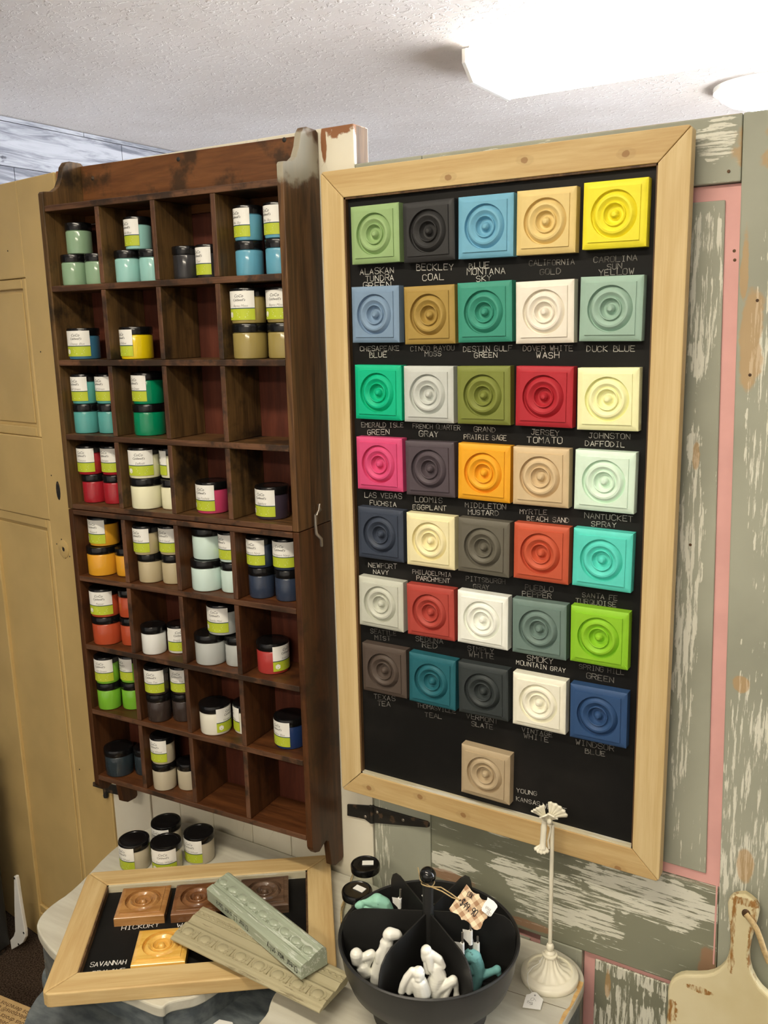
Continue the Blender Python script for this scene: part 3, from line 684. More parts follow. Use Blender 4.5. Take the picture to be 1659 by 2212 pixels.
def label_mesh(sz, script):
    """sticker wrapped round the jar; angle 0 faces +x"""
    k = (sz, script)
    if k in LM: return LM[k]
    r, h = SIZES[sz]; R = r+.0011; arc = .056/R; z0, z1 = .0062, h-.0050
    m_ = M(); n = 18
    def strip(za, zb, mi, rr=R, a0=-arc/2, a1=arc/2, nn=n):
        m_.cur = mi; vs = []
        for i in range(nn+1):
            a = a0+(a1-a0)*i/nn
            for z in (za, zb): vs.append((rr*math.cos(a), rr*math.sin(a), z))
        m_.add(vs, [(2*i, 2*i+2, 2*i+3, 2*i+1) for i in range(nn)])
    zl = z0+(z1-z0)*.385; zt_ = zl+(z1-z0)*.032
    strip(z0, zl, 2); strip(zl, zt_, 1); strip(zt_, z1, 0)
    lab_ = m_; m_ = M()
    def wrap(vf, cx, cz, mi, rr=R+.00025):
        m_.cur = mi; vs, fs = vf
        m_.add([(rr*math.cos((x+cx)/R), rr*math.sin((x+cx)/R), y+cz) for x, y, _ in vs], fs)
    zw = z1-zt_
    wrap(_co, 0, zt_+zw*.62, 3); wrap(_ca, 0, zt_+zw*.40, 3)
    wrap(([(-.009, 0, 0), (.009, 0, 0), (.009, .0004, 0), (-.009, .0004, 0)], [(0, 1, 2, 3)]), 0, zt_+zw*.32, 4)
    if script:
        wrap(fontmesh(script, .0058, .35), .002, zt_+zw*.06, 4)
    for j in range(4):
        hw = (.011, .009, .010, .006)[j]
        wrap(([(-hw, 0, 0), (hw, 0, 0), (hw, .0006, 0), (-hw, .0006, 0)], [(0, 1, 2, 3)]), .006, z0+.013-.0028*j, 0)
    if sz == 'L':
        hx = [(.0052*math.cos(pi/6+i*pi/3), .0052*math.sin(pi/6+i*pi/3), 0) for i in range(6)]
        wrap((hx, [tuple(range(6))]), -.019, z0+.009, 0)
    MS = [mt_white, mt_teal, mt_lime, mt_ink, mt_grey]
    me = (lab_.mesh('jar_label', MS), m_.mesh('jar_lettering', MS)); LM[k] = me
    return me
def make_jar(sz, colname, rgb, p, label, group, fr=None, side='R', script='', tilt=0):
    body = body_mesh(sz, colname, rgb); lid = jar_parts(sz)[1]
    t = thing('paint_jar', label, 'jar', p, 0, group)
    for nm, me in (('body', body), ('lid', lid)):
        o = bpy.data.objects.new(nm, me); COL.objects.link(o); o.parent = t
    if fr is not None:
        r = SIZES[sz][0]; half = .056/(r+.0011)/2
        c = Vector((CAM.x-p[0], CAM.y-p[1])); base = math.atan2(c.y, c.x)
        # image-right is the clockwise... +angle (seen from above, towards the viewer) runs to image right
        th = math.asin(max(-1, min(1, fr)))
        ang = base+(th-half if side == 'R' else th+half)
        o = bpy.data.objects.new('label', label_mesh(sz, script)[0]); COL.objects.link(o); o.parent = t; o.rotation_euler = (0, 0, ang)
        q = bpy.data.objects.new('lettering', label_mesh(sz, script)[1]); COL.objects.link(q); q.parent = o
    return t
# (row, column, [(level, axis px, size, side-edge fraction of the sticker or None, which edge, place words)])
CUB = [
 (0, 0, 'sage green', (150, 178, 140), 'Tundra Green', [(0, 165, 'S', None, 'R', 'lower left'), (0, 206, 'S', None, 'R', 'lower right'), (1, 171, 'S', None, 'R', 'upper')]),
 (0, 1, 'pale aqua', (160, 208, 194), 'Duck Blue', [(0, 279.7, 'S', None, 'R', 'lower left'), (0, 326, 'S', None, 'R', 'lower right'), (1, 298.7, 'S', .04, 'R', 'upper')]),
 (0, 2, 'charcoal', (48, 46, 46), 'Coal', [(0, 405, 'S', None, 'R', 'left'), (0, 452, 'S', .05, 'R', 'right')]),
 (0, 3, 'sky blue', (104, 168, 188), 'Mtn. Sky', [(0, 539.5, 'S', None, 'R', 'lower left'), (0, 605, 'S', None, 'R', 'lower right'), (1, 536.5, 'S', .09, 'R', 'upper left'), (1, 602, 'S', .09, 'R', 'upper right')]),
 (1, 0, 'steel blue', (66, 116, 142), 'Chesap. Blue', [(0, 182, 'L', .35, 'R', 'single')]),
 (1, 1, 'bright yellow', (244, 208, 18), 'Sun Yellow', [(0, 295.7, 'L', -.25, 'R', 'single')]),
 (1, 3, 'moss brown', (164, 142, 80), 'Bayou Moss', [(0, 541, 'L', None, 'R', 'lower left'), (0, 617, 'L', None, 'R', 'lower right'), (1, 537, 'L', .33, 'R', 'upper left'), (1, 614, 'L', .33, 'R', 'upper right')]),
 (2, 0, 'sea green', (92, 166, 156), 'Gulf Green', [(0, 190.8, 'S', None, 'R', 'lower left'), (0, 233, 'S', None, 'R', 'lower right'), (1, 185.7, 'S', .2, 'R', 'upper left'), (1, 228, 'S', .2, 'R', 'upper right')]),
 (2, 1, 'emerald green', (6, 134, 88), 'Isle Green', [(0, 323.7, 'L', None, 'R', 'lower'), (1, 320.3, 'L', -.13, 'R', 'upper')]),
 (3, 0, 'tomato red', (172, 35, 44), 'Tomato', [(0, 205.6, 'S', None, 'R', 'lower left'), (0, 250.7, 'S', None, 'R', 'lower right'), (1, 197, 'S', .3, 'R', 'upper left'), (1, 242, 'S', .2, 'R', 'upper right')]),
 (3, 1, 'pale lemon', (244, 234, 192), 'Daffodil', [(0, 319.5, 'L', None, 'R', 'lower left'), (0, 372, 'S', None, 'R', 'lower right'), (1, 315, 'L', .5, 'R', 'upper left'), (1, 360, 'S', -.5, 'R', 'upper right')]),
 (3, 2, 'fuchsia pink', (206, 68, 104), 'Vegas Fuchsia', [(0, 459.6, 'L', .09, 'R', 'single')]),
 (3, 3, 'dark aubergine', (66, 54, 64), 'Eggplant', [(0, 588.7, 'L', .13, 'R', 'single')]),
 (4, 0, 'mustard orange', (236, 166, 44), 'Mustard', [(0, 226.7, 'L', None, 'R', 'lower left'), (0, 267.6, 'S', None, 'R', 'small right'), (1, 224.6, 'L', .03, 'R', 'upper')]),
 (4, 1, 'sand beige', (198, 178, 138), 'Beach Sand', [(0, 327, 'S', None, 'R', 'lower left'), (0, 374, 'S', None, 'R', 'lower right'), (1, 316, 'S', .2, 'R', 'upper left'), (1, 367, 'S', .3, 'R', 'upper right')]),
 (4, 2, 'pale mint', (216, 232, 216), 'Nantucket', [(0, 450, 'L', None, 'R', 'lower left'), (0, 501, 'S', None, 'R', 'lower right'), (1, 450, 'L', None, 'R', 'upper left'), (1, 501, 'S', .1, 'R', 'upper right')]),
 (4, 3, 'dark navy', (52, 61, 78), 'Newport Navy', [(0, 566, 'S', None, 'R', 'lower left'), (0, 623, 'S', None, 'R', 'lower right'), (1, 562, 'S', .3, 'R', 'upper left'), (1, 619, 'S', .5, 'R', 'upper right')]),
 (5, 0, 'burnt orange', (192, 80, 46), 'Pepper', [(0, 225, 'L', None, 'R', 'lower left'), (0, 282, 'S', None, 'R', 'lower right'), (1, 223, 'L', .44, 'R', 'upper left'), (1, 276, 'S', None, 'R', 'upper right')]),
 (5, 1, 'pure white', (240, 234, 222), 'Simply White', [(0, 329, 'S', None, 'R', 'left'), (0, 372, 'S', .88, 'R', 'right')]),
 (5, 2, 'misty grey', (192, 190, 180), 'Seattle Mist', [(0, 457, 'L', None, 'R', 'lower left'), (0, 510, 'S', None, 'R', 'lower right'), (1, 482.5, 'L', .27, 'R', 'upper')]),
 (5, 3, 'brick red', (184, 62, 56), 'Sedona Red', [(0, 589.6, 'L', -.02, 'L', 'single')]),
 (6, 0, 'lime green', (128, 188, 52), 'Hill Green', [(0, 238, 'S', None, 'R', 'lower left'), (0, 280, 'S', None, 'R', 'lower right'), (1, 226, 'S', .45, 'R', 'upper left'), (1, 271, 'S', 0, 'R', 'upper right')]),
 (6, 1, 'dark chocolate', (62, 50, 44), 'Texas Tea', [(0, 343.5, 'S', None, 'R', 'lower left'), (0, 388, 'S', None, 'R', 'lower right'), (1, 337, 'S', .5, 'R', 'upper left'), (1, 382.6, 'S', .5, 'R', 'upper right')]),
 (6, 2, 'ivory', (242, 232, 208), 'Vintage White', [(0, 465, 'L', .05, 'L', 'left'), (0, 543, 'L', -.62, 'R', 'half hidden right')]),
 (6, 3, 'royal blue', (36, 56, 98), 'Windsor Blue', [(0, 627, 'L', -.05, 'R', 'single')]),
 (7, 0, 'dark slate blue', (46, 55, 59), '', [(0, 244, 'L', None, 'R', 'left'), (0, 294, 'S', None, 'R', 'right')]),
 (7, 1, 'wheat beige', (200, 184, 154), 'Kansas Wheat', [(0, 354, 'S', None, 'R', 'lower left'), (0, 400, 'S', None, 'R', 'lower right'), (1, 352, 'S', .25, 'R', 'upper')]),
]
for (r, cc, nm, rgb, script, js) in CUB:
    z0 = FLOORS[r][0]+.0002; placed = []
    xa, xb = CW*cc/4+(DT/2 if cc else 0), CW*(cc+1)/4-(DT/2 if cc < 3 else 0)
    for (lev, px, sz, fr, sd, words) in js:
        rad, h = SIZES[sz]; rad += .0012; z = z0+lev*(SIZES['S'][1] if nm not in ('misty grey',) else SIZES['L'][1])
        if lev:      # rest on whatever stands below
            z = max(q[3]+q[4] for q in placed if q[5] == 0)+.0002
            if len([q for q in placed if q[5] == 0]) > 1:
                pass
        d = .050 if sz == 'L' else .046
        def solve(d):
            lx = (xa+xb)/2
            for _ in range(12):
                f0 = pix(cw2(lx, d, z+h/2))[0]-px; f1 = pix(cw2(lx+.001, d, z+h/2))[0]-px
                lx -= f0/(f1-f0)*.001
            lx0 = lx; lx = min(max(lx, xa+rad+.0004), xb-rad-.0004); solve.over = lx0-lx
            return lx
        lx = solve(d)
        while solve.over > .0003 and d < CD-.0108-rad: d += .001; lx = solve(d)     # slide back behind the divider
        while solve.over < -.0003 and d > rad+.0035: d -= .001; lx = solve(d)               # or forward along the left wall
        for q in placed:                    # keep neighbours on a level from touching
            if q[5] != lev: continue
            need = q[2]+rad+.0004
            if px == 543: d = CD-.0105-rad; lx = solve(d)
            for _ in range(120):
                if math.hypot(lx-q[0], d-q[1]) >= need: break
                moved = False; back = d > q[1]-.004
                if back:
                    if d < CD-.0108-rad: d += .0006; lx = min(xb-rad-.0004, lx+.0004); moved = True
                    if q[1] > q[2]+.0035: q[1] -= .0006; moved = True
                else:
                    if d > rad+.004: d -= .0006; moved = True
                    if q[1] < CD-.0105-q[2]: q[1] += .0006; moved = True
                lx = min(xb-rad-.0004, lx+.0003); q[0] = max(xa+q[2]+.0004, q[0]-.0003)
                q[6].location = cw2(q[0], q[1], q[3])
                if not moved: break
        p = cw2(lx, d, z)
        rown = ('top',)+tuple(ROWN[1:7])+('bottom',)
        sw = 'small' if sz == 'S' else 'wide'
        if words == 'single': lab = f'{sw} jar of {nm} paint alone in its cubby of the dark cabinet'
        else: lab = f'{sw} jar of {nm} paint with black lid, {words} of those in its cubby'
        o = make_jar(sz, nm, rgb, p, lab, f'{nm} paint jars in one cubby' if len(js) > 1 else 'paint jars alone in their cubbies', fr, sd, script)
        placed.append([lx, d, rad, z, h, lev, o])
    # upper jars follow the ones they stand on

# ------------------------------------------------------------------ the low table under the display
TZ = .600
def smooth(poly, k=2):
    for _ in range(k):
        q = []
        for a, b in zip(poly, poly[1:]+poly[:1]):
            q += [(a[0]*.75+b[0]*.25, a[1]*.75+b[1]*.25), (a[0]*.25+b[0]*.75, a[1]*.25+b[1]*.75)]
        poly = q
    return poly
tz = lambda u, v: (lambda q: (q.x, q.y))(hit_z(u, v, TZ))
YT = .030
OUT = [(-.33, YT), (-.43, .024), (-.485, -.02)]
OUT += [tz(250, 1824), tz(160, 1922), tz(104, 1958), tz(76, 1993), tz(86, 2022), tz(118, 2062)]
OUT += [tz(230, 2130), tz(299, 2158), tz(330, 2172), tz(352, 2177), tz(361, 2166), tz(385, 2160), tz(420, 2154), tz(455, 2136)]
OUT += [(-.02, -.20), (.02, -.18), tz(622, 2118), tz(600, 2135), tz(584, 2160), tz(577, 2195), (.07, -.44), (.11, -.46)]
OUT += [(.36, -.46), (.45, -.43), (.482, -.36), tz(1215, 2212), tz(1248, 2156), tz(1266, 2118), tz(1252, 2085), tz(1225, 2062), tz(1190, 2044), tz(1133, 2026), (.2, YT)]
OUT = smooth(OUT, 2)
tbl = thing('vanity_table', 'low old vanity table with a pale scalloped top and slate blue apron', 'table', (0, -.2, 0))
def tp_(poly, z0, z1, nm, mt, bev=.002):
    return M().prism(poly, lambda p, t: (p[0], p[1]+.2, t), z0, z1).build(nm, mt, tbl, bevel=bev)
tp_(OUT, TZ-.020, TZ, 'top', mt_ttop, .003)
cx_, cy_ = .0, -.2
def inset(poly, d):
    q = []; n = len(poly)
    ar = sum(poly[i][0]*poly[(i+1) % n][1]-poly[(i+1) % n][0]*poly[i][1] for i in range(n)); sg = 1 if ar > 0 else -1
    for i in range(n):
        a, b, c = Vector(poly[i-1]), Vector(poly[i]), Vector(poly[(i+1) % n])
        d1 = (b-a); d2 = (c-b); nn = Vector((-(d1.y+d2.y), d1.x+d2.x)); nn.normalize(); q.append(tuple(b+nn*d*sg))
    return q
AP = inset(OUT, .006)
tp_(AP, TZ-.105, TZ-.0205, 'apron', mt_slate, 0)
tp_(inset(OUT, -.002), TZ-.125, TZ-.1055, 'moulding', mt_slate, .004)
# lower middle section seen through the knee hole: sunken drawer top with a raised curved border
LOWZ = TZ-.060
DR = smooth([(-.345, -.30), (-.355, -.44), (-.28, -.535), (-.05, -.565), (.075, -.545), (.10, -.48), (.10, -.2), (-.3, -.2)], 2)
tp_(DR, TZ-.20, LOWZ, 'drawer_section', mt_slate, .004)
lz = lambda u, v, z=LOWZ: (lambda q: (q.x, q.y+.2, q.z))(hit_z(u, v, z))
M().tube([lz(300, 2200), lz(352, 2190), lz(395, 2178), lz(440, 2166), lz(480, 2142), lz(505, 2110)], .009, 10).build('border_moulding', mt_slate, tbl, smooth=50)
for (x, y) in ((-.38, -.33), (.42, -.38), (.42, -.02), (-.40, -.05)):
    M().lathe([(.018, 0), (.020, .01), (.016, .05), (.026, .36), (.030, .42), (.030, TZ-.106)], 20, (x, y+.2, 0)).build('leg', mt_slate, tbl, smooth=50)
q = hit_z(95, 2078, TZ-.065); M().ball((q.x+.004, q.y+.2+.005, TZ-.062), .006, 12).build('bolt_head', mt_steel, tbl, smooth=60)
# rubbed strip where the paint has gone along the right edge, and plank joints of the top
E1 = [(a, b) for a, b in OUT if a > .40 and -.40 < b < -.02]
mm = M(); E1.sort(key=lambda p: p[1])
IN1 = [(a-.004-.010*max(0, math.sin((b+.40)*19))**2-.004*math.sin(b*140)**2, b) for a, b in E1]
mm.add([(a-.001, b+.2, TZ+.0004) for a, b in E1]+[(a, b+.2, TZ+.0004) for a, b in IN1], [(i, i+1, len(E1)+i+1, len(E1)+i) for i in range(len(E1)-1)])
mm.build('bare_edge', mt_edge, tbl)
for (u0, v0, u1, v1) in ((1090, 2138, 1232, 2183),):
    a, b = hit_z(u0, v0, TZ), hit_z(u1, v1, TZ); d = (b-a).normalized().cross(Vector((0, 0, 1)))*.0006
    M().add([(p.x, p.y+.2, TZ+.0003) for p in (a-d, b-d, b+d, a+d)], [(0, 1, 2, 3)]).build('plank_joint', flat('joint_line', L(112, 100, 80)), tbl)

# ------------------------------------------------------------------ small framed board lying on the table
SZT = TZ+.0262
bl, tl_, tr_ = hit_z(88, 2149, SZT), hit_z(190, 1884, SZT), hit_z(713, 1845, SZT)
e1 = (tr_-tl_); e2 = (tl_-bl); sw_, sh_ = e1.length*1.0, e2.length
yaw = (math.atan2(e1.y, e1.x)+math.atan2(e2.y, e2.x)-pi/2)/2
cyw, syw = math.cos(yaw), math.sin(yaw)
mid = (bl+tl_)/2; o_ = mid-Vector((-syw, cyw, 0))*sh_/2
over = o_.y+syw*sw_+cyw*sh_-(YD-.003)
if over > 0: o_.y -= over
sf = thing('framed_board', 'small framed chalkboard of wood stain samples lying flat on the table', 'chalkboard', (o_.x, o_.y, TZ+.0002), yaw)
t_ = .046
g = .0005
R4 = frame_polys(sw_, sh_, t_, .013)
for k, p in R4.items(): M().prism(p, lambda q, s: (q[0], q[1], s), 0, .026).build('frame_rail', mt_pineY if k in 'LR' else mt_pineX, sf, bevel=.0035, seg=3)
BZ = .0115
M().box(.012, sw_-.012, .012, sh_-.012, .003, BZ).build('board', mt_board, sf)
for x0, x1, y0, y1, mt in ((t_, t_+.003, t_, sh_-t_, mt_rebD), (t_, sw_-t_, sh_-t_-.005, sh_-t_, mt_rebX), (sw_-t_-.003, sw_-t_, t_, sh_-t_, mt_rebD)):
    M().box(x0, x1, y0, y1, BZ, .0245).build('rebate_strip', mt, sf)
def sfl(u, v, z):
    q = hit_z(u, v, TZ+z)-o_; return (q.x*cyw+q.y*syw, -q.x*syw+q.y*cyw)
for tx, u0, v0, u1, v1, h_ in (('HICKORY', 263, 2006, 343, 1998, .0105), ('WALNUT', 383, 2000, 470, 1992, .0105), ('SAVANNAH', 195, 2085, 273, 2078, .0108), ('PRALINE', 199, 2103, 268, 2097, .0105), ('MOCHI', 552, 1981, 591, 1978, .0115)):
    a, b = sfl(u0, v0, BZ), sfl(u1, v1, BZ); a = Vector((*a, BZ+.0004)); b = Vector((*b, BZ+.0004)); ex = (b-a); w_ = ex.length; ex.normalize()
    mm = M(); strokes(mm, tx, a, ex, Vector((0, 0, 1)).cross(ex), Vector((0, 0, 1)), h_, w_); mm.build('chalk_lettering', mt_chalk3, sf)
WOODS = [('hickory_block_wood', A(156, 104, 54), A(190, 136, 78), (309, 1943), 'golden brown varnished rosette block above the word HICKORY on the small board', .042),
         ('walnut_block_wood', A(106, 66, 38), A(136, 90, 54), (428, 1935), 'reddish brown varnished rosette block partly under the green moulding', .05),
         ('dark_block_wood', A(84, 62, 46), A(116, 88, 66), (571, 1922), 'dark brown varnished rosette block at the far right of the small board', .05),
         ('honey_block_wood', A(222, 164, 66), A(242, 190, 96), (348.5, 2040), 'honey yellow varnished rosette block beside the word SAVANNAH', .05)]
for nm, lo, hi, (u, v), lab, _ in WOODS:
    q = sfl(u, v, BZ+.0205); mt = wood(nm, lo, hi, 'X', None, .22, 14, 9, .5, coat=.5)
    o = bpy.data.objects.new('rosette_block', rosette_mesh('rosette_block', mt)); COL.objects.link(o)
    tag(o, lab, 'sample tile', 'stained rosette blocks on the small board')
    # keep the corner blocks inside the frame opening
    qx = min(max(q[0], t_+.049), sw_-t_-.049); qy = min(max(q[1], t_+.046), sh_-t_-.0505)
    o.location = (o_.x+qx*cyw-qy*syw, o_.y+qx*syw+qy*cyw, TZ+.0003+BZ+.0206); o.rotation_euler = (-pi/2, 0, yaw+random.uniform(-.02, .02))

# ------------------------------------------------------------------ two carved mouldings lying across it
def moulding(name, label, o, ax, length, prof, mat, eggs, ey0, ez, er, beads=None, group='moulding offcuts on the small board'):
    t = bpy.data.objects.new(name, None); COL.objects.link(t); t.empty_display_size = .02; tag(t, label, 'moulding', group)
    x = ax.normalized(); y = Vector((0, 0, 1)).cross(x).normalized(); z = x.cross(y)
    mt = Matrix((x, y, z)).transposed().to_4x4(); mt.translation = o; t.matrix_world = mt
    M().prism(prof, lambda p, s: (s, p[0], p[1]), 0, length).build('strip', mat, t, bevel=.0008)
    me = M(); me.ball((0, 0, 0), 1, 16, er); me = me.mesh('egg', mat, 60)
    md = M(); md.prism([(-.0032, -er[1]), (-.0018, er[1]*.9), (.0018, er[1]*.9), (.0032, -er[1])], lambda p, s: (p[0], p[1], s), -.001, .0018); md = md.mesh('dart', mat)
    ma = M()
    k = [(1.42*er[0]*math.sin(a), 1.18*er[1]*-math.cos(a), 0) for a in [pi*(.18+i*.0547)*1 for i in range(31)]]
    ma.tube([(er[0]*1.35*math.cos(a), er[1]*1.25*math.sin(a), .0002) for a in [-.9+i*(pi+1.8)/18 for i in range(19)]], .0011, 6); ma = ma.mesh('egg_rim', mat, 50)
    for i in range(eggs):
        xx = length*(i+.5)/eggs
        for nm, mm_, dx in (('egg', me, 0), ('egg_rim', ma, 0), ('dart', md, length/eggs/2)):
            if nm == 'dart' and i == eggs-1: continue
            q = bpy.data.objects.new(nm, mm_); COL.objects.link(q); q.parent = t; q.location = (xx+dx, ey0, ez)
    if beads:
        mb = M(); nb = int(length/beads[2])
        for i in range(nb): mb.ball(((i+.5)*length/nb, beads[0]+(.002 if i % 2 else -.002), beads[1]), beads[2]*.42, 8, (1.2, .8, .6))
        mb.build('bead_band', mat, t, smooth=60)
    return t
mt_beige = worn('beige_waxed_paint', A(172, 158, 122), A(122, 108, 78), A(214, 192, 140), 'X', .60)
mt_sage = worn('sage_waxed_paint', A(162, 166, 140), A(206, 206, 186), A(120, 130, 104), 'X', .56, rough=.38)
zb = TZ+.0345
a = hit_z(368, 2030, zb+.004); b = hit_z(690, 2190, zb+.002)
ZK = .62
PB = [(y, z*ZK) for y, z in [(0, 0), (0, .005), (.004, .008), (.008, .0085), (.010, .0118), (.020, .0155), (.032, .0165), (.036, .0185), (.039, .0170), (.041, .0145), (.046, .0160), (.052, .0200), (.056, .0225), (.058, .0210), (.060, .0215), (.070, .0225), (.073, .0250), (.080, .0250), (.080, .010), (.070, 0)]]
moulding('crown_moulding', 'beige painted carved crown moulding, lower of two lying across the small board', a, b-a, (b-a).length, PB, mt_beige, 8, .023, .0150*ZK, (.0105, .0095, .0032), (.0655, .0222*ZK, .0062))
za = TZ+.0480; zc_ = TZ+.0555
a = hit_z(448, 1944, za); b = hit_z(651, 2117, zc_)
PG = [(0, 0), (0, .0225), (.004, .0245), (.013, .0265), (.015, .0250), (.018, .0262), (.028, .0315), (.038, .0330), (.041, .0345), (.046, .0345), (.051, .0300), (.052, .022), (.052, 0)]
gm = moulding('crown_moulding', 'sage green carved moulding with handwritten notes, on top of the beige one', a, b-a, (b-a).length, PG, mt_sage, 9, .0275, .0298, (.0112, .0085, .0038))
gl = (b-a).length
mm = M()
for tx, u0, v0, u1, v1, h_ in (('Clear wax only', 632, 2104, 583, 2044, .011), ('Clear LT over Dark', 517, 1996, 463, 1950, .0095)):
    f0 = {632: .965, 517: .47}[u0]; f1 = {632: .665, 517: .10}[u0]
    strokes(mm, tx, Vector((gl*f0, -.0004, .0115)), Vector((-1, 0, 0)), Vector((0, 0, -1)), Vector((0, -1, 0)), h_, gl*(f0-f1))
mm.build('handwriting', mt_ink, gm)

# ------------------------------------------------------------------ jars standing on the table
TJ = [((291, 1810.5), -.09, 'leftmost of the four beige paint jars on the table, black lid'), ((358, 1771.7), .12, 'rear beige paint jar of the four on the table, nearest the door'),
      ((360, 1814), .58, 'middle front beige paint jar on the table, its sticker facing out'), ((424.6, 1796), .13, 'rightmost of the four beige paint jars on the table, black lid')]
pl = []
for (uv, fr, lab) in TJ:
    q = hit_z(*uv, TZ+.0592+.0002); p = Vector((q.x, q.y, TZ+.0002)); pl.append(p)
for _ in range(200):                       # settle them so that they only touch
    for i in range(4):
        for j in range(i):
            d = pl[i]-pl[j]; L_ = d.length
            if L_ < .0672: d.normalize(); pl[i] += d*(.0673-L_)/2; pl[j] -= d*(.0673-L_)/2
for p, (uv, fr, lab) in zip(pl, TJ): make_jar('L', 'wheat beige', (200, 184, 154), p, lab, 'beige paint jars on the table', fr, 'R', 'Kansas Wheat')

def glass_jar(u, v, ztop, lab, srot):
    q = hit_z(u, v, ztop); h = ztop-TZ
    t = thing('glass_jar', lab, 'jar', (q.x, q.y, TZ+.0002), 0, 'empty glass jars by the black bowl')
    o = [(.024, 0), (.0275, .002), (.030, .008), (.030, h-.045), (.028, h-.032), (.0238, h-.022), (.0232, h-.014)]
    i = [(r-.0022, z) for r, z in o[::-1]][:-2]+[(.0265, .006), (0, .005)]
    M().lathe([(0, 0.0005)]+o+i, 40).build('glass', mt_glass, t, smooth=50)
    M().lathe([(.0245, h-.0135), (.0258, h-.0125), (.0262, h-.003), (.0248, h-.0004), (.0225, h), (.0212, h-.001), (.012, h-.001), (.0112, h-.0016), (0, h-.0016)], 48).build('lid', mt_lid, t, smooth=35)
    M().box(-.010, .010, -.006, .006, h-.0016, h-.0004).build('price_sticker', mt_white, t, loc=(.003, .004, .0006), rot=(0, 0, srot))
    return t
glass_jar(789, 1865, TZ+.118, 'empty clear glass jar with black lid, rear of two by the bowl', yaw*.85)
glass_jar(771, 1921, TZ+.118, 'empty clear glass jar with black lid, front of two beside the bowl', -.1)

# ------------------------------------------------------------------ black divided bowl on a foot
BC = Vector((.291, -.198, 0)); RZ = TZ+.130
bw = thing('divided_bowl', 'large matt black round bowl with six compartments and a ball-topped post', 'bowl', (BC.x, BC.y, TZ+.0002))
hz = lambda z: z-.0
M().lathe([(.086, 0), (.090, .002), (.088, .040), (.084, .0445), (.078, .045)], 56).build('foot', mt_black, bw, smooth=35)
M().lathe([(.078, .0455), (.096, .0465), (.112, .053), (.125, .068), (.1325, .090), (.1378, .1275), (.1400, .1285), (.1402, .1310), (.1380, .1325), (.1350, .1310), (.1300, .091), (.1225, .070), (.110, .0565), (.096, .0505), (0, .0505)], 72).build('shell', mt_black, bw, smooth=40)
M().lathe([(.0085, .0508), (.0085, .214), (.0065, .222)], 20).build('post', mt_black, bw, smooth=40)
M().ball((0, 0, .233), .0128, 24).build('ball_finial', flat('black_gloss', L(24, 25, 25), .12, .5, .02), bw, smooth=80)
angs = []
for k, (u, v) in enumerate(((1128, 1985), (1012, 2130), (822, 2108), (751, 1988))):
    q = hit_z(u, v, RZ); a = math.atan2(q.y-BC.y, q.x-BC.x); angs.append((a, k))
base = sum(((a+2*pi) % (2*pi)+k*pi/3+2*pi) % (2*pi) if False else 0 for a, k in angs)
d0 = math.radians(0)
ref = angs[0][0]; errs = [((a-(ref-k*pi/3)+pi) % (2*pi))-pi for a, k in angs]; ref += sum(errs)/len(errs)
prof = [(.009, .0512), (.096, .0512), (.109, .0575), (.1215, .0715), (.1285, .091), (.1325, .112), (.1335, .135), (.131, .148), (.125, .160), (.115, .168), (.100, .172), (.009, .172)]
for k in range(6):
    a = ref-k*pi/3; c, s = math.cos(a), math.sin(a)
    M().prism(prof, lambda p, t: (p[0]*c-t*s, p[0]*s+t*c, p[1]), -.0011, .0011).build('divider', mt_black, bw)
def sect(k, r, z=0):     # k: compartment centre between dividers k and k+1
    a = ref-(k+.5)*pi/3; return Vector((BC.x+r*math.cos(a), BC.y+r*math.sin(a), z))
FLZ = TZ+.0512

def blobs(name, label, cat, chains, B, scale, o_px, mat, group=None, vox=.0011, zmin=None):
    """sculpted figure: chains of (x, y, r[, depth]) in crop units, laid out on the upright plane through B that faces the viewer"""
    nrm = Vector((CAM.x-B.x, CAM.y-B.y, 0)).normalized()
    m_ = M(); dist = (Vector(B)-CAM).dot(_F); k = dist/FPX/scale
    base_ = Vector((B.x, B.y, FLZ+.0003))
    for ch in chains:
        P = []
        for e in ch:
            p = hit_p(o_px[0]+e[0]/scale, o_px[1]+e[1]/scale, B, nrm); p += nrm*((e[3] if len(e) > 3 else 0)*k)
            P.append((p, e[2]*k*1.40))
        for (p, r), (q, s) in zip(P, P[1:]) if len(P) > 1 else [(P[0], P[0])]:
            nn = max(2, int((q-p).length/(min(r, s)*.35))+1)
            for i in range(nn+1):
                f = i/nn; c = p.lerp(q, f)-base_; rr = r+(s-r)*f
                if c.z-rr < 0 and zmin is None: c.z = max(c.z, rr*.9)
                m_.ball(c, rr, 12)
    o = m_.build(name, mat, None, loc=base_)
    r = o.modifiers.new('remesh', 'REMESH'); r.mode = 'VOXEL'; r.voxel_size = vox; r.use_smooth_shade = True
    s = o.modifiers.new('smooth', 'SMOOTH'); s.factor = .5; s.iterations = 3
    tag(o, label, cat, group); return o
C2 = (850, 2020); s2_ = 10.37
Bf = sect(1, .088, TZ+.07)
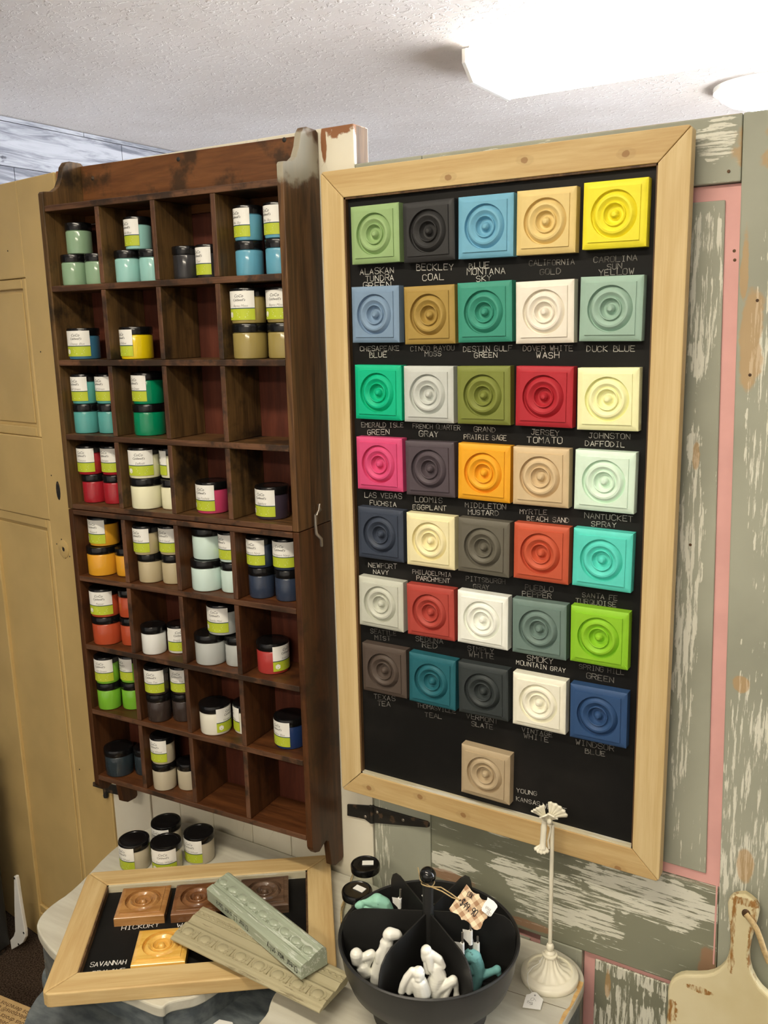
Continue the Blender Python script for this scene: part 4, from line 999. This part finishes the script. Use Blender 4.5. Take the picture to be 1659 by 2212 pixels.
blobs('ceramic_frog', 'white glazed frog figurine, arm over its head, front compartment of the bowl', 'figurine',
      [[(735, 345, 92), (705, 470, 70), (688, 540, 45)], [(775, 420, 62, 60), (840, 700, 62, 70), (878, 835, 26, 70)], [(840, 420, 70), (1010, 540, 72), (1105, 690, 55)], [(1080, 660, 60), (960, 760, 95)],
       [(940, 720, 110), (1000, 900, 135), (920, 1120, 150), (900, 1300, 150)], [(960, 1180, 90, 60), (1180, 1040, 78, 110), (1330, 930, 80, 110)], [(1335, 930, 78, 110), (1395, 1020, 48, 90), (1405, 1220, 44, 60), (1410, 1330, 60, 60)],
       [(1290, 980, 60, 120), (1200, 1180, 55, 130), (1150, 1330, 55, 130)], [(980, 1160, 85, 90), (900, 1320, 90, 90)], [(720, 600, 45), (760, 800, 60)]],
      Bf, s2_, C2, mt_ceramic, 'white frog figurines in the black bowl')
Bg = sect(1, .098, TZ+.07)+(sect(2, .1)-sect(1, .1))*.0
blobs('ceramic_frog', 'white glazed frog figurine facing out with a round snout, front compartment of the black bowl', 'figurine',
      [[(560, 840, 105), (570, 920, 95)], [(600, 740, 38)], [(395, 855, 38)], [(470, 830, 60)], [(560, 930, 62, 70)], [(590, 1080, 130), (640, 1280, 150)], [(420, 800, 62), (300, 950, 66), (215, 1120, 62), (180, 1260, 60)], [(400, 960, 50), (370, 1120, 52), (350, 1270, 52)], [(480, 1000, 80), (560, 1200, 110)]],
      Bg+Vector((-.004, -.010, 0)), s2_, C2, mt_ceramic, 'white frog figurines in the black bowl')
C1 = (740, 1980); s1_ = 7.54
Bl = sect(2, .082, TZ+.07)
blobs('ceramic_frog', 'white glazed frog figurine rearing up with open arms, left compartment of the black bowl', 'figurine',
      [[(770, 285, 78), (880, 290, 60), (930, 300, 34)], [(740, 300, 66), (750, 390, 62)], [(650, 415, 34)], [(720, 430, 80), (680, 560, 78), (610, 740, 82), (560, 900, 82), (560, 1010, 90)], [(640, 500, 36, 30), (585, 570, 38, 40), (575, 690, 34, 60)], [(690, 640, 55), (640, 800, 60)]],
      Bl, s1_, C1, mt_ceramic, 'white frog figurines in the black bowl')
blobs('ceramic_frog', 'white glazed frog figurine bending its knee, far left of the black bowl', 'figurine',
      [[(225, 620, 78), (230, 720, 66), (300, 680, 44), (420, 630, 58), (470, 600, 50)], [(480, 620, 52), (430, 730, 40), (420, 800, 28)], [(330, 830, 80), (380, 900, 80)], [(260, 720, 50), (320, 820, 60)]],
      sect(2, .100, TZ+.07)+Vector((-.008, .006, 0)), s1_, C1, mt_ceramic, 'white frog figurines in the black bowl')
C3 = (960, 1900); s3_ = 9.217
blobs('animal_figurine', 'teal distressed animal figurine with a long bent neck, right compartment of the black bowl', 'figurine',
      [[(520, 1520, 105), (600, 1560, 105), (650, 1700, 105), (680, 1860, 100), (640, 2020, 90), (600, 2120, 90)], [(720, 1900, 80), (880, 1860, 56), (980, 1820, 52), (1050, 1790, 62)], [(1075, 1850, 48), (1080, 1900, 30)], [(480, 1560, 70), (560, 1800, 80)]],
      sect(0, .060, TZ+.07)+(sect(1, 1)-sect(0, 1))*.012, s3_, C3, mt_tealfig)
C4 = (720, 1840); s4_ = 5.925
blobs('animal_figurine', 'mint green distressed animal figurine at the back left of the black bowl', 'figurine',
      [[(560, 640, 76), (640, 680, 74), (700, 740, 55), (640, 760, 80)], [(500, 640, 52), (430, 645, 30), (372, 636, 15)], [(345, 685, 42), (310, 690, 28)], [(420, 740, 50), (560, 760, 80)]],
      sect(3, .098, TZ+.12), s4_, C4, mt_greenfig)

def knob(pts, B, lab, grp='threaded knobs in the black bowl'):
    """drawer knob standing on its head: pts = rod top, then (optional) top and bottom of its white paper sleeve, in photo pixels on the plane through B"""
    nrm = Vector((CAM.x-B.x, CAM.y-B.y, 0)).normalized(); P_ = [hit_p(u, v, B, nrm) for u, v in pts]
    low = P_[-1]; v_ = Vector((low.x-BC.x, low.y-BC.y, 0)); sh = v_*max(0, 1-.080/v_.length) if v_.length else v_
    P_ = [p-sh for p in P_]; low = P_[-1]
    o = Vector((low.x, low.y, FLZ+.0003)); t = thing('drawer_knob', lab, 'knob', o, 0, grp); P_ = [p-o for p in P_]
    b0 = Vector((0, 0, .010))
    M().tube([b0, P_[-1].lerp(b0, .02) if P_[-1].z > .012 else Vector((P_[-1].x, P_[-1].y, .012)), P_[0]], .0017, 10).build('threaded_rod', mt_steel, t, smooth=50)
    M().lathe([(0, 0), (.009, .0008), (.0105, .004), (.009, .008), (.005, .011), (.003, .012), (.003, max(.013, P_[-1].z-.002))], 20).build('head', mt_iron, t, smooth=50)
    if len(pts) == 3:
        q, p = P_[1], P_[2]; M().tube([p, q], .0031, 12).build('paper_sleeve', mt_white, t, smooth=50)
        r_ = Vector((-nrm.y, nrm.x, 0)); c4 = [p-r_*.002, p-r_*.0105+Vector((0, 0, .010)), q-r_*.0120+Vector((0, 0, .002)), q-r_*.002]
        M().add(c4+[c+nrm*.0004 for c in c4], [(0, 1, 2, 3), (4, 5, 6, 7), (0, 1, 5, 4), (1, 2, 6, 5), (2, 3, 7, 6), (3, 0, 4, 7)]).build('price_tag', mt_white, t)
    return t
R0 = sect(0, .060, TZ+.09); dl = (sect(1, .060)-sect(0, .060))
c3 = lambda x, y: (960+x/9.217, 1900+y/9.217); c4_ = lambda x, y: (720+x/5.925, 1840+y/5.925)
knob((c3(358, 1050), c3(355, 1258), c3(360, 1480)), R0+dl*.42, 'black knob with a rod and white tag, nearest the front divider of the right compartment')
knob((c3(520, 875), c3(522, 1012), c3(520, 1285)), R0+dl*.10, 'black knob with tall rod and white sleeve below the gingham tag')
knob((c3(805, 1170), c3(806, 1298), c3(808, 1520)), R0+dl*.06, 'black knob with white sleeve in the middle of the right compartment')
knob((c3(950, 1270), c3(1090, 1700)), R0+dl*.02, 'dull knob with a bare leaning rod at the right of the bowl')
knob((c4_(860, 478), c4_(850, 592), c4_(848, 718)), sect(3, .062, TZ+.13), 'black knob with white sleeve beside the mint figurine at the back left')
knob((c3(750, 228), c3(795, 400)), sect(5, .080, TZ+.13), 'dull knob with a rod standing behind the gingham tag')
def pebble(px, B, sc, lab, mat, rz=0):
    q = hit_z(*px, FLZ+sc[2]); m_ = M().ball((0, 0, 0), 1, 18, sc)
    o = m_.build('stone_knob', mat, None, 60, loc=(q.x, q.y, FLZ+sc[2]), rot=(0, 0, rz)); return tag(o, lab, 'knob', 'pale knobs in the black bowl')
mt_pale = flat('pale_stone', A(186, 184, 160), .5, .4, .06, 30)
qq = hit_z(1062, 2080, FLZ+.03)
for px, sc, lab, rz in (((1055, 2073), (.020, .008, .012), 'pale grey-green knob at the back of the right compartment', -.2), ((1086, 2088), (.020, .009, .012), 'pale grey-green knob against the right wall of the bowl', -.3), ((1050, 2098), (.011, .009, .012), 'small white knob in front of the teal figurine', .4)):
    q = sect(0, .06)
    w_ = hit_z(px[0], px[1], FLZ+sc[2]*1.0)
    o = M().ball((0, 0, 0), 1, 18, sc).build('stone_knob', mt_pale, None, 60)
    v_ = Vector((w_.x-BC.x, w_.y-BC.y, 0)); 
    if v_.length > .096: v_ *= .096/v_.length
    o.location = (BC.x+v_.x, BC.y+v_.y, FLZ+sc[2]+.0004); o.rotation_euler = (0, 0, rz); tag(o, lab, 'knob', 'pale knobs in the black bowl')
q = sect(4, .085, 0)
o = M().ball((0, 0, 0), 1, 18, (.026, .018, .036)).build('cream_knob', mt_creamy, None, 60, loc=(q.x, q.y, FLZ+.0365)); tag(o, 'cream ceramic knob seen behind the post in the rear compartment', 'knob')
def card(name, pxs, p, n_, mat, label, cat, th=.0005, group=None):
    """thin paper tag: outline in photo pixels on the plane through p with normal n_"""
    n_ = Vector(n_).normalized(); P_ = [hit_p(u, v, p, n_) for u, v in pxs]; o = sum(P_, Vector())/len(P_)
    m_ = M(); k = len(P_); m_.add([q-o for q in P_]+[q-o-n_*th for q in P_], [list(range(k)), list(range(k, 2*k))[::-1]]+[(i, (i+1) % k, k+(i+1) % k, k+i) for i in range(k)])
    ob = m_.build(name, mat, None, loc=o); return tag(ob, label, cat, group) if label else ob
rq = sect(4, .10, TZ+.10)
card('price_tag', [(983, 1918), (994, 1923), (981, 1938)], sect(4, .09, TZ+.14), (.3, -.7, .5), mt_white, 'small white price tag corner behind the bowl divider, under the twine', 'tag')
card('price_tag', [(910, 1934), (922, 1928), (922, 1947)], sect(4, .07, TZ+.13), (.3, -.7, .5), mt_white, 'white paper triangle left of the black bowl post', 'tag')

# gingham price tag tied to the post
nG = Vector((.42, -.55, .72)).normalized(); pG = BC+Vector((.060, -.024, TZ+.182))
gx = lambda x, y: (960+x/9.217, 1900+y/9.217)
GP = [(440, 95), (490, 150), (540, 225), (590, 265), (640, 285), (690, 285), (700, 340), (740, 390), (800, 410), (850, 412), (800, 470), (745, 560), (740, 610), (800, 660), (860, 720), (850, 770), (800, 800), (765, 850), (755, 900), (720, 975), (650, 1005), (590, 990), (550, 950), (520, 890), (470, 840), (400, 800), (340, 800), (315, 740), (270, 690), (200, 665), (130, 640), (95, 580), (130, 530), (220, 400), (330, 260)]
n = N('gingham'); gu = hit_p(*gx(440, 95), pG, nG); gv = hit_p(*gx(640, 1000), pG, nG)
up_ = (gv-gu).normalized(); ax_ = nG.cross(up_).normalized()
def bands(axv):
    d = n.new('ShaderNodeVectorMath'); d.operation = 'DOT_PRODUCT'; n.t.links.new(n.co, d.inputs[0]); d.inputs[1].default_value = axv
    return n.math('GREATER_THAN', n.math('FRACT', n.math('MULTIPLY', d.outputs['Value'], 1/.0135)), .5)
d1 = (hit_p(*gx(855, 715), pG, nG)-hit_p(*gx(440, 95), pG, nG)).normalized()
bsum = n.math('MULTIPLY', n.math('ADD', bands(d1), bands(nG.cross(d1).normalized())), .5)
mt_ging = n.out(n.mix(bsum, A(232, 204, 164), A(166, 126, 92)), .7, .2)
o = card('gingham_tag', [gx(*p) for p in GP], pG, nG, mt_ging, 'brown gingham price tag tied to the bowl post, reading CBK and $49.90', 'tag')
go = Vector(o.location)
def on_card(ob, text, x0, y0, x1, y1, h_, mat, p, n_, flip=False):
    a, b = hit_p(*gx(x0, y0), p, n_), hit_p(*gx(x1, y1), p, n_); ex = (b-a); w_ = ex.length; ex.normalize(); n_ = Vector(n_).normalized()
    mm = M(); strokes(mm, text, a-Vector(ob.location)+n_*.0004, ex, n_.cross(ex), n_, h_, w_); mm.build('handwriting', mat, ob)
on_card(o, 'CBK', 465, 280, 570, 345, .0075, mt_ink, pG, nG)
on_card(o, '$49.90', 345, 440, 640, 690, .0105, mt_ink, pG, nG)
q = hit_p(*gx(305, 410), pG, nG); h_ = M().ball((0, 0, 0), .0022, 10, (1, 1, .5)); h_.build('eyelet', mt_iron, o, loc=q-go+nG*.0003)
pW = pG+nG*.006
w = card('white_tag', [gx(*p) for p in [(860, 350), (985, 430), (1050, 510), (1055, 550), (930, 730), (890, 735), (745, 620), (740, 575), (800, 460), (850, 400)]], pW, nG, mt_white, 'white paper tag reading CBK knob, overlapping the gingham tag', 'tag')
on_card(w, 'CBK', 920, 705, 830, 640, .0048, mt_grey, pW, nG); on_card(w, 'knob', 905, 620, 815, 545, .0046, mt_grey, pW, nG)
tw = M(); top_ = BC+Vector((0, 0, TZ+.2205))
ring = [top_+Vector((.0100*math.cos(a), .0100*math.sin(a), .001*math.sin(3*a))) for a in [i*pi/8 for i in range(17)]]
tw.tube(ring, .0009, 6)
kn = top_+Vector((.009, -.007, 0)); eye = q+nG*.001
tw.tube([kn, kn.lerp(eye, .35)+Vector((.002, -.004, .010)), kn.lerp(eye, .7)+Vector((0, 0, .004)), eye], .0009, 6)
tw.tube([kn, kn.lerp(eye, .35)+Vector((.004, -.004, .004)), kn.lerp(eye, .7)+Vector((.002, 0, -.002)), eye], .0009, 6)
tw.tube([kn, top_+Vector((-.010, -.006, .004)), top_+Vector((-.016, -.002, .022))], .0008, 6)
tag(tw.build('twine', mt_twine, None, 60), 'jute twine knotted round the bowl post below the black ball', 'twine')

# ------------------------------------------------------------------ white iron clip stand
sb = hit_z(1187, 2112, TZ)
cs = thing('clip_stand', 'tall cream enamel memo stand with a flower clip on a fluted round base', 'stand', (sb.x, sb.y, TZ+.0002))
flute = lambda a, r, z: 1+(.055*math.cos(14*a) if .012 < z < .036 and r < .0335 else 0)
M().lathe([(0, 0), (.0455, 0), (.047, .002), (.047, .009), (.045, .0115), (.0425, .012), (.041, .0145), (.037, .0155), (.0365, .0135), (.033, .0145), (.029, .018), (.022, .0205), (.0155, .027), (.012, .0355), (.0105, .041), (.0120, .042), (.0120, .0445), (.0085, .0455), (.0085, .048), (.0075, .049), (.0045, .051), (.0062, .055), (.0066, .058), (.0055, .062), (.0034, .064)], 84, lobe=flute).build('base', mt_creamy, cs, smooth=50)
ztop = hit_y(1186, 1778, sb.y).z-TZ
M().tube([(0, 0, .062), (.0005, 0, ztop)], .0033, 14).build('pole', mt_creamy, cs, smooth=60)
nS = Vector((CAM.x-sb.x, CAM.y-sb.y, 0)).normalized(); rS = Vector((-nS.y, nS.x, 0)); sv = Vector((sb.x, sb.y, TZ+.0002))
cx2 = lambda x, y, d=0.0: hit_p(1100+x/9.217, 1720+y/9.217, sv, nS)-sv+nS*d
# front clip arm: ribbed bar flaring into a scalloped foot, springing off the pole
M().tube([cx2(715, 440, .006), cx2(690, 560, .007), cx2(680, 740, .008), cx2(670, 880, .009), cx2(668, 960, .010)], [.0045, .0050, .0047, .0048, .0062], 14).build('clip_arm', mt_creamy, cs, smooth=60)
M().tube([cx2(820, 470, .002), cx2(800, 560, .002), cx2(830, 620, .003), cx2(770, 850, .004), cx2(790, 1010, .004)], [.004, .0022, .0018, .0015, .0018], 10).build('clip_spring', mt_creamy, cs, smooth=60)
def petal(name, x, y, d, r, spread, tilt, depth, n_=26, lobes=5):
    """scalloped shell petal fanning from its root at (x, y); tilt = direction in the facing plane"""
    root = cx2(x, y, d); ex = rS*math.cos(tilt)+Vector((0, 0, 1))*math.sin(tilt); ey = -rS*math.sin(tilt)+Vector((0, 0, 1))*math.cos(tilt)
    vs = []; fs = []; rows = 6
    for i in range(rows+1):
        f = i/rows
        for j in range(n_+1):
            a = spread*(j/n_-.5)*2; w_ = 1+.035*math.cos(lobes*2*a*pi/(2*spread))*f
            rr = r*f*w_
            vs.append(root+ex*(rr*math.cos(a))+ey*(rr*math.sin(a))+nS*(depth*f*f*(1-.6*(a/spread)**2)+.0007*math.cos(lobes*pi*a/spread)*f))
    k = n_+1
    for i in range(rows):
        for j in range(n_): fs.append((i*k+j, i*k+j+1, (i+1)*k+j+1, (i+1)*k+j))
    o = M().add(vs, fs).build(name, mt_creamy, cs, smooth=70)
    s = o.modifiers.new('solid', 'SOLIDIFY'); s.thickness = .0024; s.offset = 0
petal('petal', 800, 400, .004, .0285, .74, math.radians(52), .004)
petal('petal', 745, 420, .006, .0275, .44, math.radians(124), .008, lobes=4)
petal('petal', 800, 420, .008, .0150, .7, math.radians(62), .012, 16, 3)
petal('petal', 760, 420, .009, .0150, .6, math.radians(118), .013, 16, 3)
petal('petal', 668, 860, .010, .0165, .85, math.radians(262), .005, 20, 5)
M().ball(cx2(800, 420, .012), .0042, 12, (1, 1, 1.2)).build('bud', mt_creamy, cs, smooth=80)
M().ball(cx2(812, 535, .006), .0032, 12).build('rivet', mt_creamy, cs, smooth=80)
nT = Vector((.05, -.12, 1)); pT = Vector((hit_z(1152, 2160, TZ+.006)))
tx_ = lambda x, y: (1110+x/9.535, 1980+y/9.535)
pt = card('price_tag', [tx_(*p) for p in [(180, 1866), (215, 1740), (258, 1602), (335, 1592), (365, 1562), (410, 1550), (470, 1562), (505, 1600), (550, 1655), (608, 1702), (580, 1800), (546, 1916)]], pT, nT, mt_white, 'white string price tag lying on the table in front of the cream stand', 'tag', .0008)
a = hit_p(*tx_(435, 1625), pT, nT); M().ball((0, 0, 0), .0016, 10, (1, 1, .4)).build('hole', mt_grey, pt, loc=a-Vector(pt.location)+Vector((0, 0, .0004)))
a2, b2 = hit_p(*tx_(300, 1800), pT, nT), hit_p(*tx_(430, 1710), pT, nT); ex = (b2-a2).normalized()
mm = M(); strokes(mm, '$9', a2-Vector(pt.location)+Vector((0, 0, .0006)), ex, Vector((0, 0, 1)).cross(ex), Vector((0, 0, 1)), .008, (b2-a2).length); mm.build('handwriting', flat('pale_pencil', L(176, 174, 170), .7, .2, .02), pt)
st_ = M(); cpt = lambda x, y, z: hit_z(*tx_(x, y), TZ+z)
st_.tube([a, cpt(330, 1500, .006), cpt(275, 1330, .012), cpt(290, 1170, .018), cpt(390, 1040, .0225), cpt(520, 960, .027), cpt(610, 800, .041), cpt(620, 690, .050)], .0006, 6)
st_.tube([cpt(520, 905, .030), cpt(620, 1010, .027), cpt(720, 1090, .024), cpt(790, 1130, .0215)], .0006, 6)
st_.build('string', mt_white, pt, 60).matrix_parent_inverse = Matrix.Translation(-Vector(pt.location))

# ------------------------------------------------------------------ cutting board leaning on the green door
BT = math.radians(8); nB = Vector((0, -math.cos(BT), math.sin(BT))); uB = Vector((0, math.sin(BT), math.cos(BT)))
ztopB = hit_y(1608, 1932, .012).z; pB0 = Vector((.70, .012, ztopB))
bx = lambda x, y: (1420+x/6.941, 1920+y/6.941)
def bl_(x, y):
    q = hit_p(*bx(x, y), pB0, nB)-pB0; return (q.x, q.dot(uB))
xa_, xb_2 = bl_(1045, 300)[0], bl_(1525, 300)[0]; xm = (xa_+xb_2)/2
LF = [bl_(*p) for p in [(1290, 84), (1200, 90), (1120, 110), (1070, 160), (1048, 230), (1055, 380), (1075, 560), (1088, 760), (1082, 900), (1055, 1020), (1000, 1130), (920, 1210), (830, 1262), (720, 1288), (560, 1294), (400, 1290), (320, 1305), (240, 1345), (190, 1400), (160, 1480), (148, 1560), (150, 1750)]]
sbot = -(pB0.z-.004)/math.cos(BT)
xl = LF[-1][0]
LF += [(xl, sbot+.03), (xl+.004, sbot+.012), (xl+.018, sbot)]
full = LF+[(2*xm-x, y) for x, y in LF[::-1]]
n = N('cream_board_paint'); ed = 0.0
c = n.mix(n.ramp(n.noise(n.co, 7, 4), .3, .7), A(202, 182, 134), A(216, 199, 156))
x_h = xa_; k_ = n.blob((xl+.045, 0, bl_(300, 1400)[1]), (.022, .05, .005), .45, 60)
for cc_, rr_ in (((xa_+.010, 0, bl_(1150, 560)[1]), (.004, .05, .07)), ((2*xm-xa_-.006, 0, bl_(1500, 760)[1]), (.006, .05, .05)), ((2*xm-xa_+.006, 0, bl_(1580, 1150)[1]), (.009, .05, .03)), ((xa_+.025, 0, bl_(1280, 190)[1]), (.024, .05, .006)), ((xa_+.012, 0, bl_(1170, 1120)[1]), (.005, .05, .018)), ((xl+.006, 0, bl_(250, 1850)[1]), (.01, .05, .02))):
    k_ = n.mx(k_, n.blob(cc_, rr_, .45, 60))
c = n.mix(n.math('MULTIPLY', k_, n.ramp(n.noise(n.mapv((60, 60, 14)), 4, 4), .35, .6)), c, A(150, 104, 50)); mt_cut = n.out(c, .5, .35)
cbd = bpy.data.objects.new('cutting_board', None); COL.objects.link(cbd); cbd.empty_display_size = .02
tag(cbd, 'large cream painted wooden breadboard with a rounded handle, leaning on the green door', 'cutting board')
mt4 = Matrix((Vector((1, 0, 0)), -nB, uB)).transposed().to_4x4(); mt4.translation = pB0; cbd.matrix_world = mt4
M().prism(full, lambda p, t: (p[0], t, p[1]), 0, .018).build('board', mt_cut, cbd, bevel=.0045, seg=3)
hx_, hy_ = bl_(1330, 370)
M().ball((hx_, -.0002, hy_), .0062, 14, (1, .2, 1.1)).build('hole', mt_rebD, cbd, smooth=70)
rp = [bl_(*p) for p in [(1330, 365), (1420, 460), (1500, 570), (1560, 730), (1610, 900), (1680, 1090)]]
M().tube([(x, -.003-.004*math.sin(i*.6), y) for i, (x, y) in enumerate(rp)], .0042, 10).build('rope', mt_twine, cbd, smooth=60)

# ------------------------------------------------------------------ things on the floor at the left
q = hit_z(24, 2054, 0)
dk = thing('dark_cabinet', 'black cabinet at the far left edge on the carpet', 'cabinet', (q.x-.2, q.y-.17, 0))
M().box(-.2, .2, -.17, .17, .02, .56).build('carcass', mt_black, dk, bevel=.004)
M().box(-.205, .2, -.175, .17, .5605, .58).build('top', mt_black, dk, bevel=.003)
M().box(-.19, .19, -.16, .16, 0, .0195).build('plinth', mt_iron, dk)
fb = lambda x, y: (x/5.53, 1840+y/5.53)
q0 = hit_z(*fb(135, 1175), 0); yF = q0.y
FB = [(163, 292), (190, 296), (205, 370), (218, 470), (240, 620), (268, 790), (298, 960), (300, 1025), (270, 1090), (205, 1135), (135, 1174), (118, 1060), (160, 1010), (178, 950), (172, 800), (168, 620), (166, 450)]
P_ = [hit_y(*fb(*p), yF) for p in FB]
zmn = min(p.z for p in P_)
br = thing('metal_bracket', 'white enamelled metal furniture bracket standing against the tan door', 'bracket', (q0.x, yF, 0))
M().prism([(p.x-q0.x, p.z-zmn+.0005) for p in P_], lambda p, t: (p[0], t, p[1]), 0, .010).build('plate', mt_white, br, bevel=.002)
for x, y in ((172, 315), (283, 968), (222, 1104)):
    p = hit_y(*fb(x, y), yF); M().ball((p.x-q0.x, -.0003, p.z-zmn), .0035, 10, (1, .3, 1)).build('screw_hole', mt_iron, br, smooth=60)
BXZ = .205
e0, e1_ = hit_z(0, 2149, BXZ), hit_z(150, 2211, BXZ)
dv = (e1_-e0); dv.z = 0; dv.normalize(); by = math.atan2(dv.y, dv.x)
bo = e0-dv*.10
bx_ = thing('cardboard_box', 'brown cardboard box with printed copyright lines, on the carpet at bottom left', 'box', (bo.x, bo.y, 0), by)
BL_ = .38
M().box(0, BL_, -.33, 0, .002, BXZ-.0035).build('carton', mt_card, bx_, bevel=.001)
M().box(0, BL_, -.163, 0, BXZ-.0033, BXZ).build('flap', mt_card, bx_, bevel=.0006); M().box(0, BL_, -.33, -.167, BXZ-.0033, BXZ).build('flap', mt_card, bx_, bevel=.0006)
def bxl(u, v):
    q = hit_z(u, v, BXZ)-bo; return (q.x*math.cos(by)+q.y*math.sin(by), -q.x*math.sin(by)+q.y*math.cos(by))
for tx, (u, v) in (('Todos los derechos reservados.', (101, 2201)), ('Style Selections® es una marca', (92, 2210)), ('Tous droits réservés.', (61, 2213)), ('Style Selections® est une', (46, 2221))):
    vs, fs = fontmesh(tx, .0165); w_ = max(x for x, _, _ in vs); xr_, yr_ = bxl(u, v)
    yl = {101: -.010, 92: -.030, 61: -.050, 46: -.070}[u]
    M().add([(xr_-(x+w_), yr_-y, BXZ+.0002) for x, y, _ in vs], fs).build('printed_line', mt_print, bx_)
# scrap of paper on the sunken part of the table
o = card('paper_scrap', [(460, 2212), (474, 2202), (502, 2208), (508, 2222), (470, 2226)], hit_z(484, 2212, LOWZ+.0012), (0, 0, 1), mt_white, 'white paper scrap on the sunken middle of the table, bottom edge', 'paper', .0006)
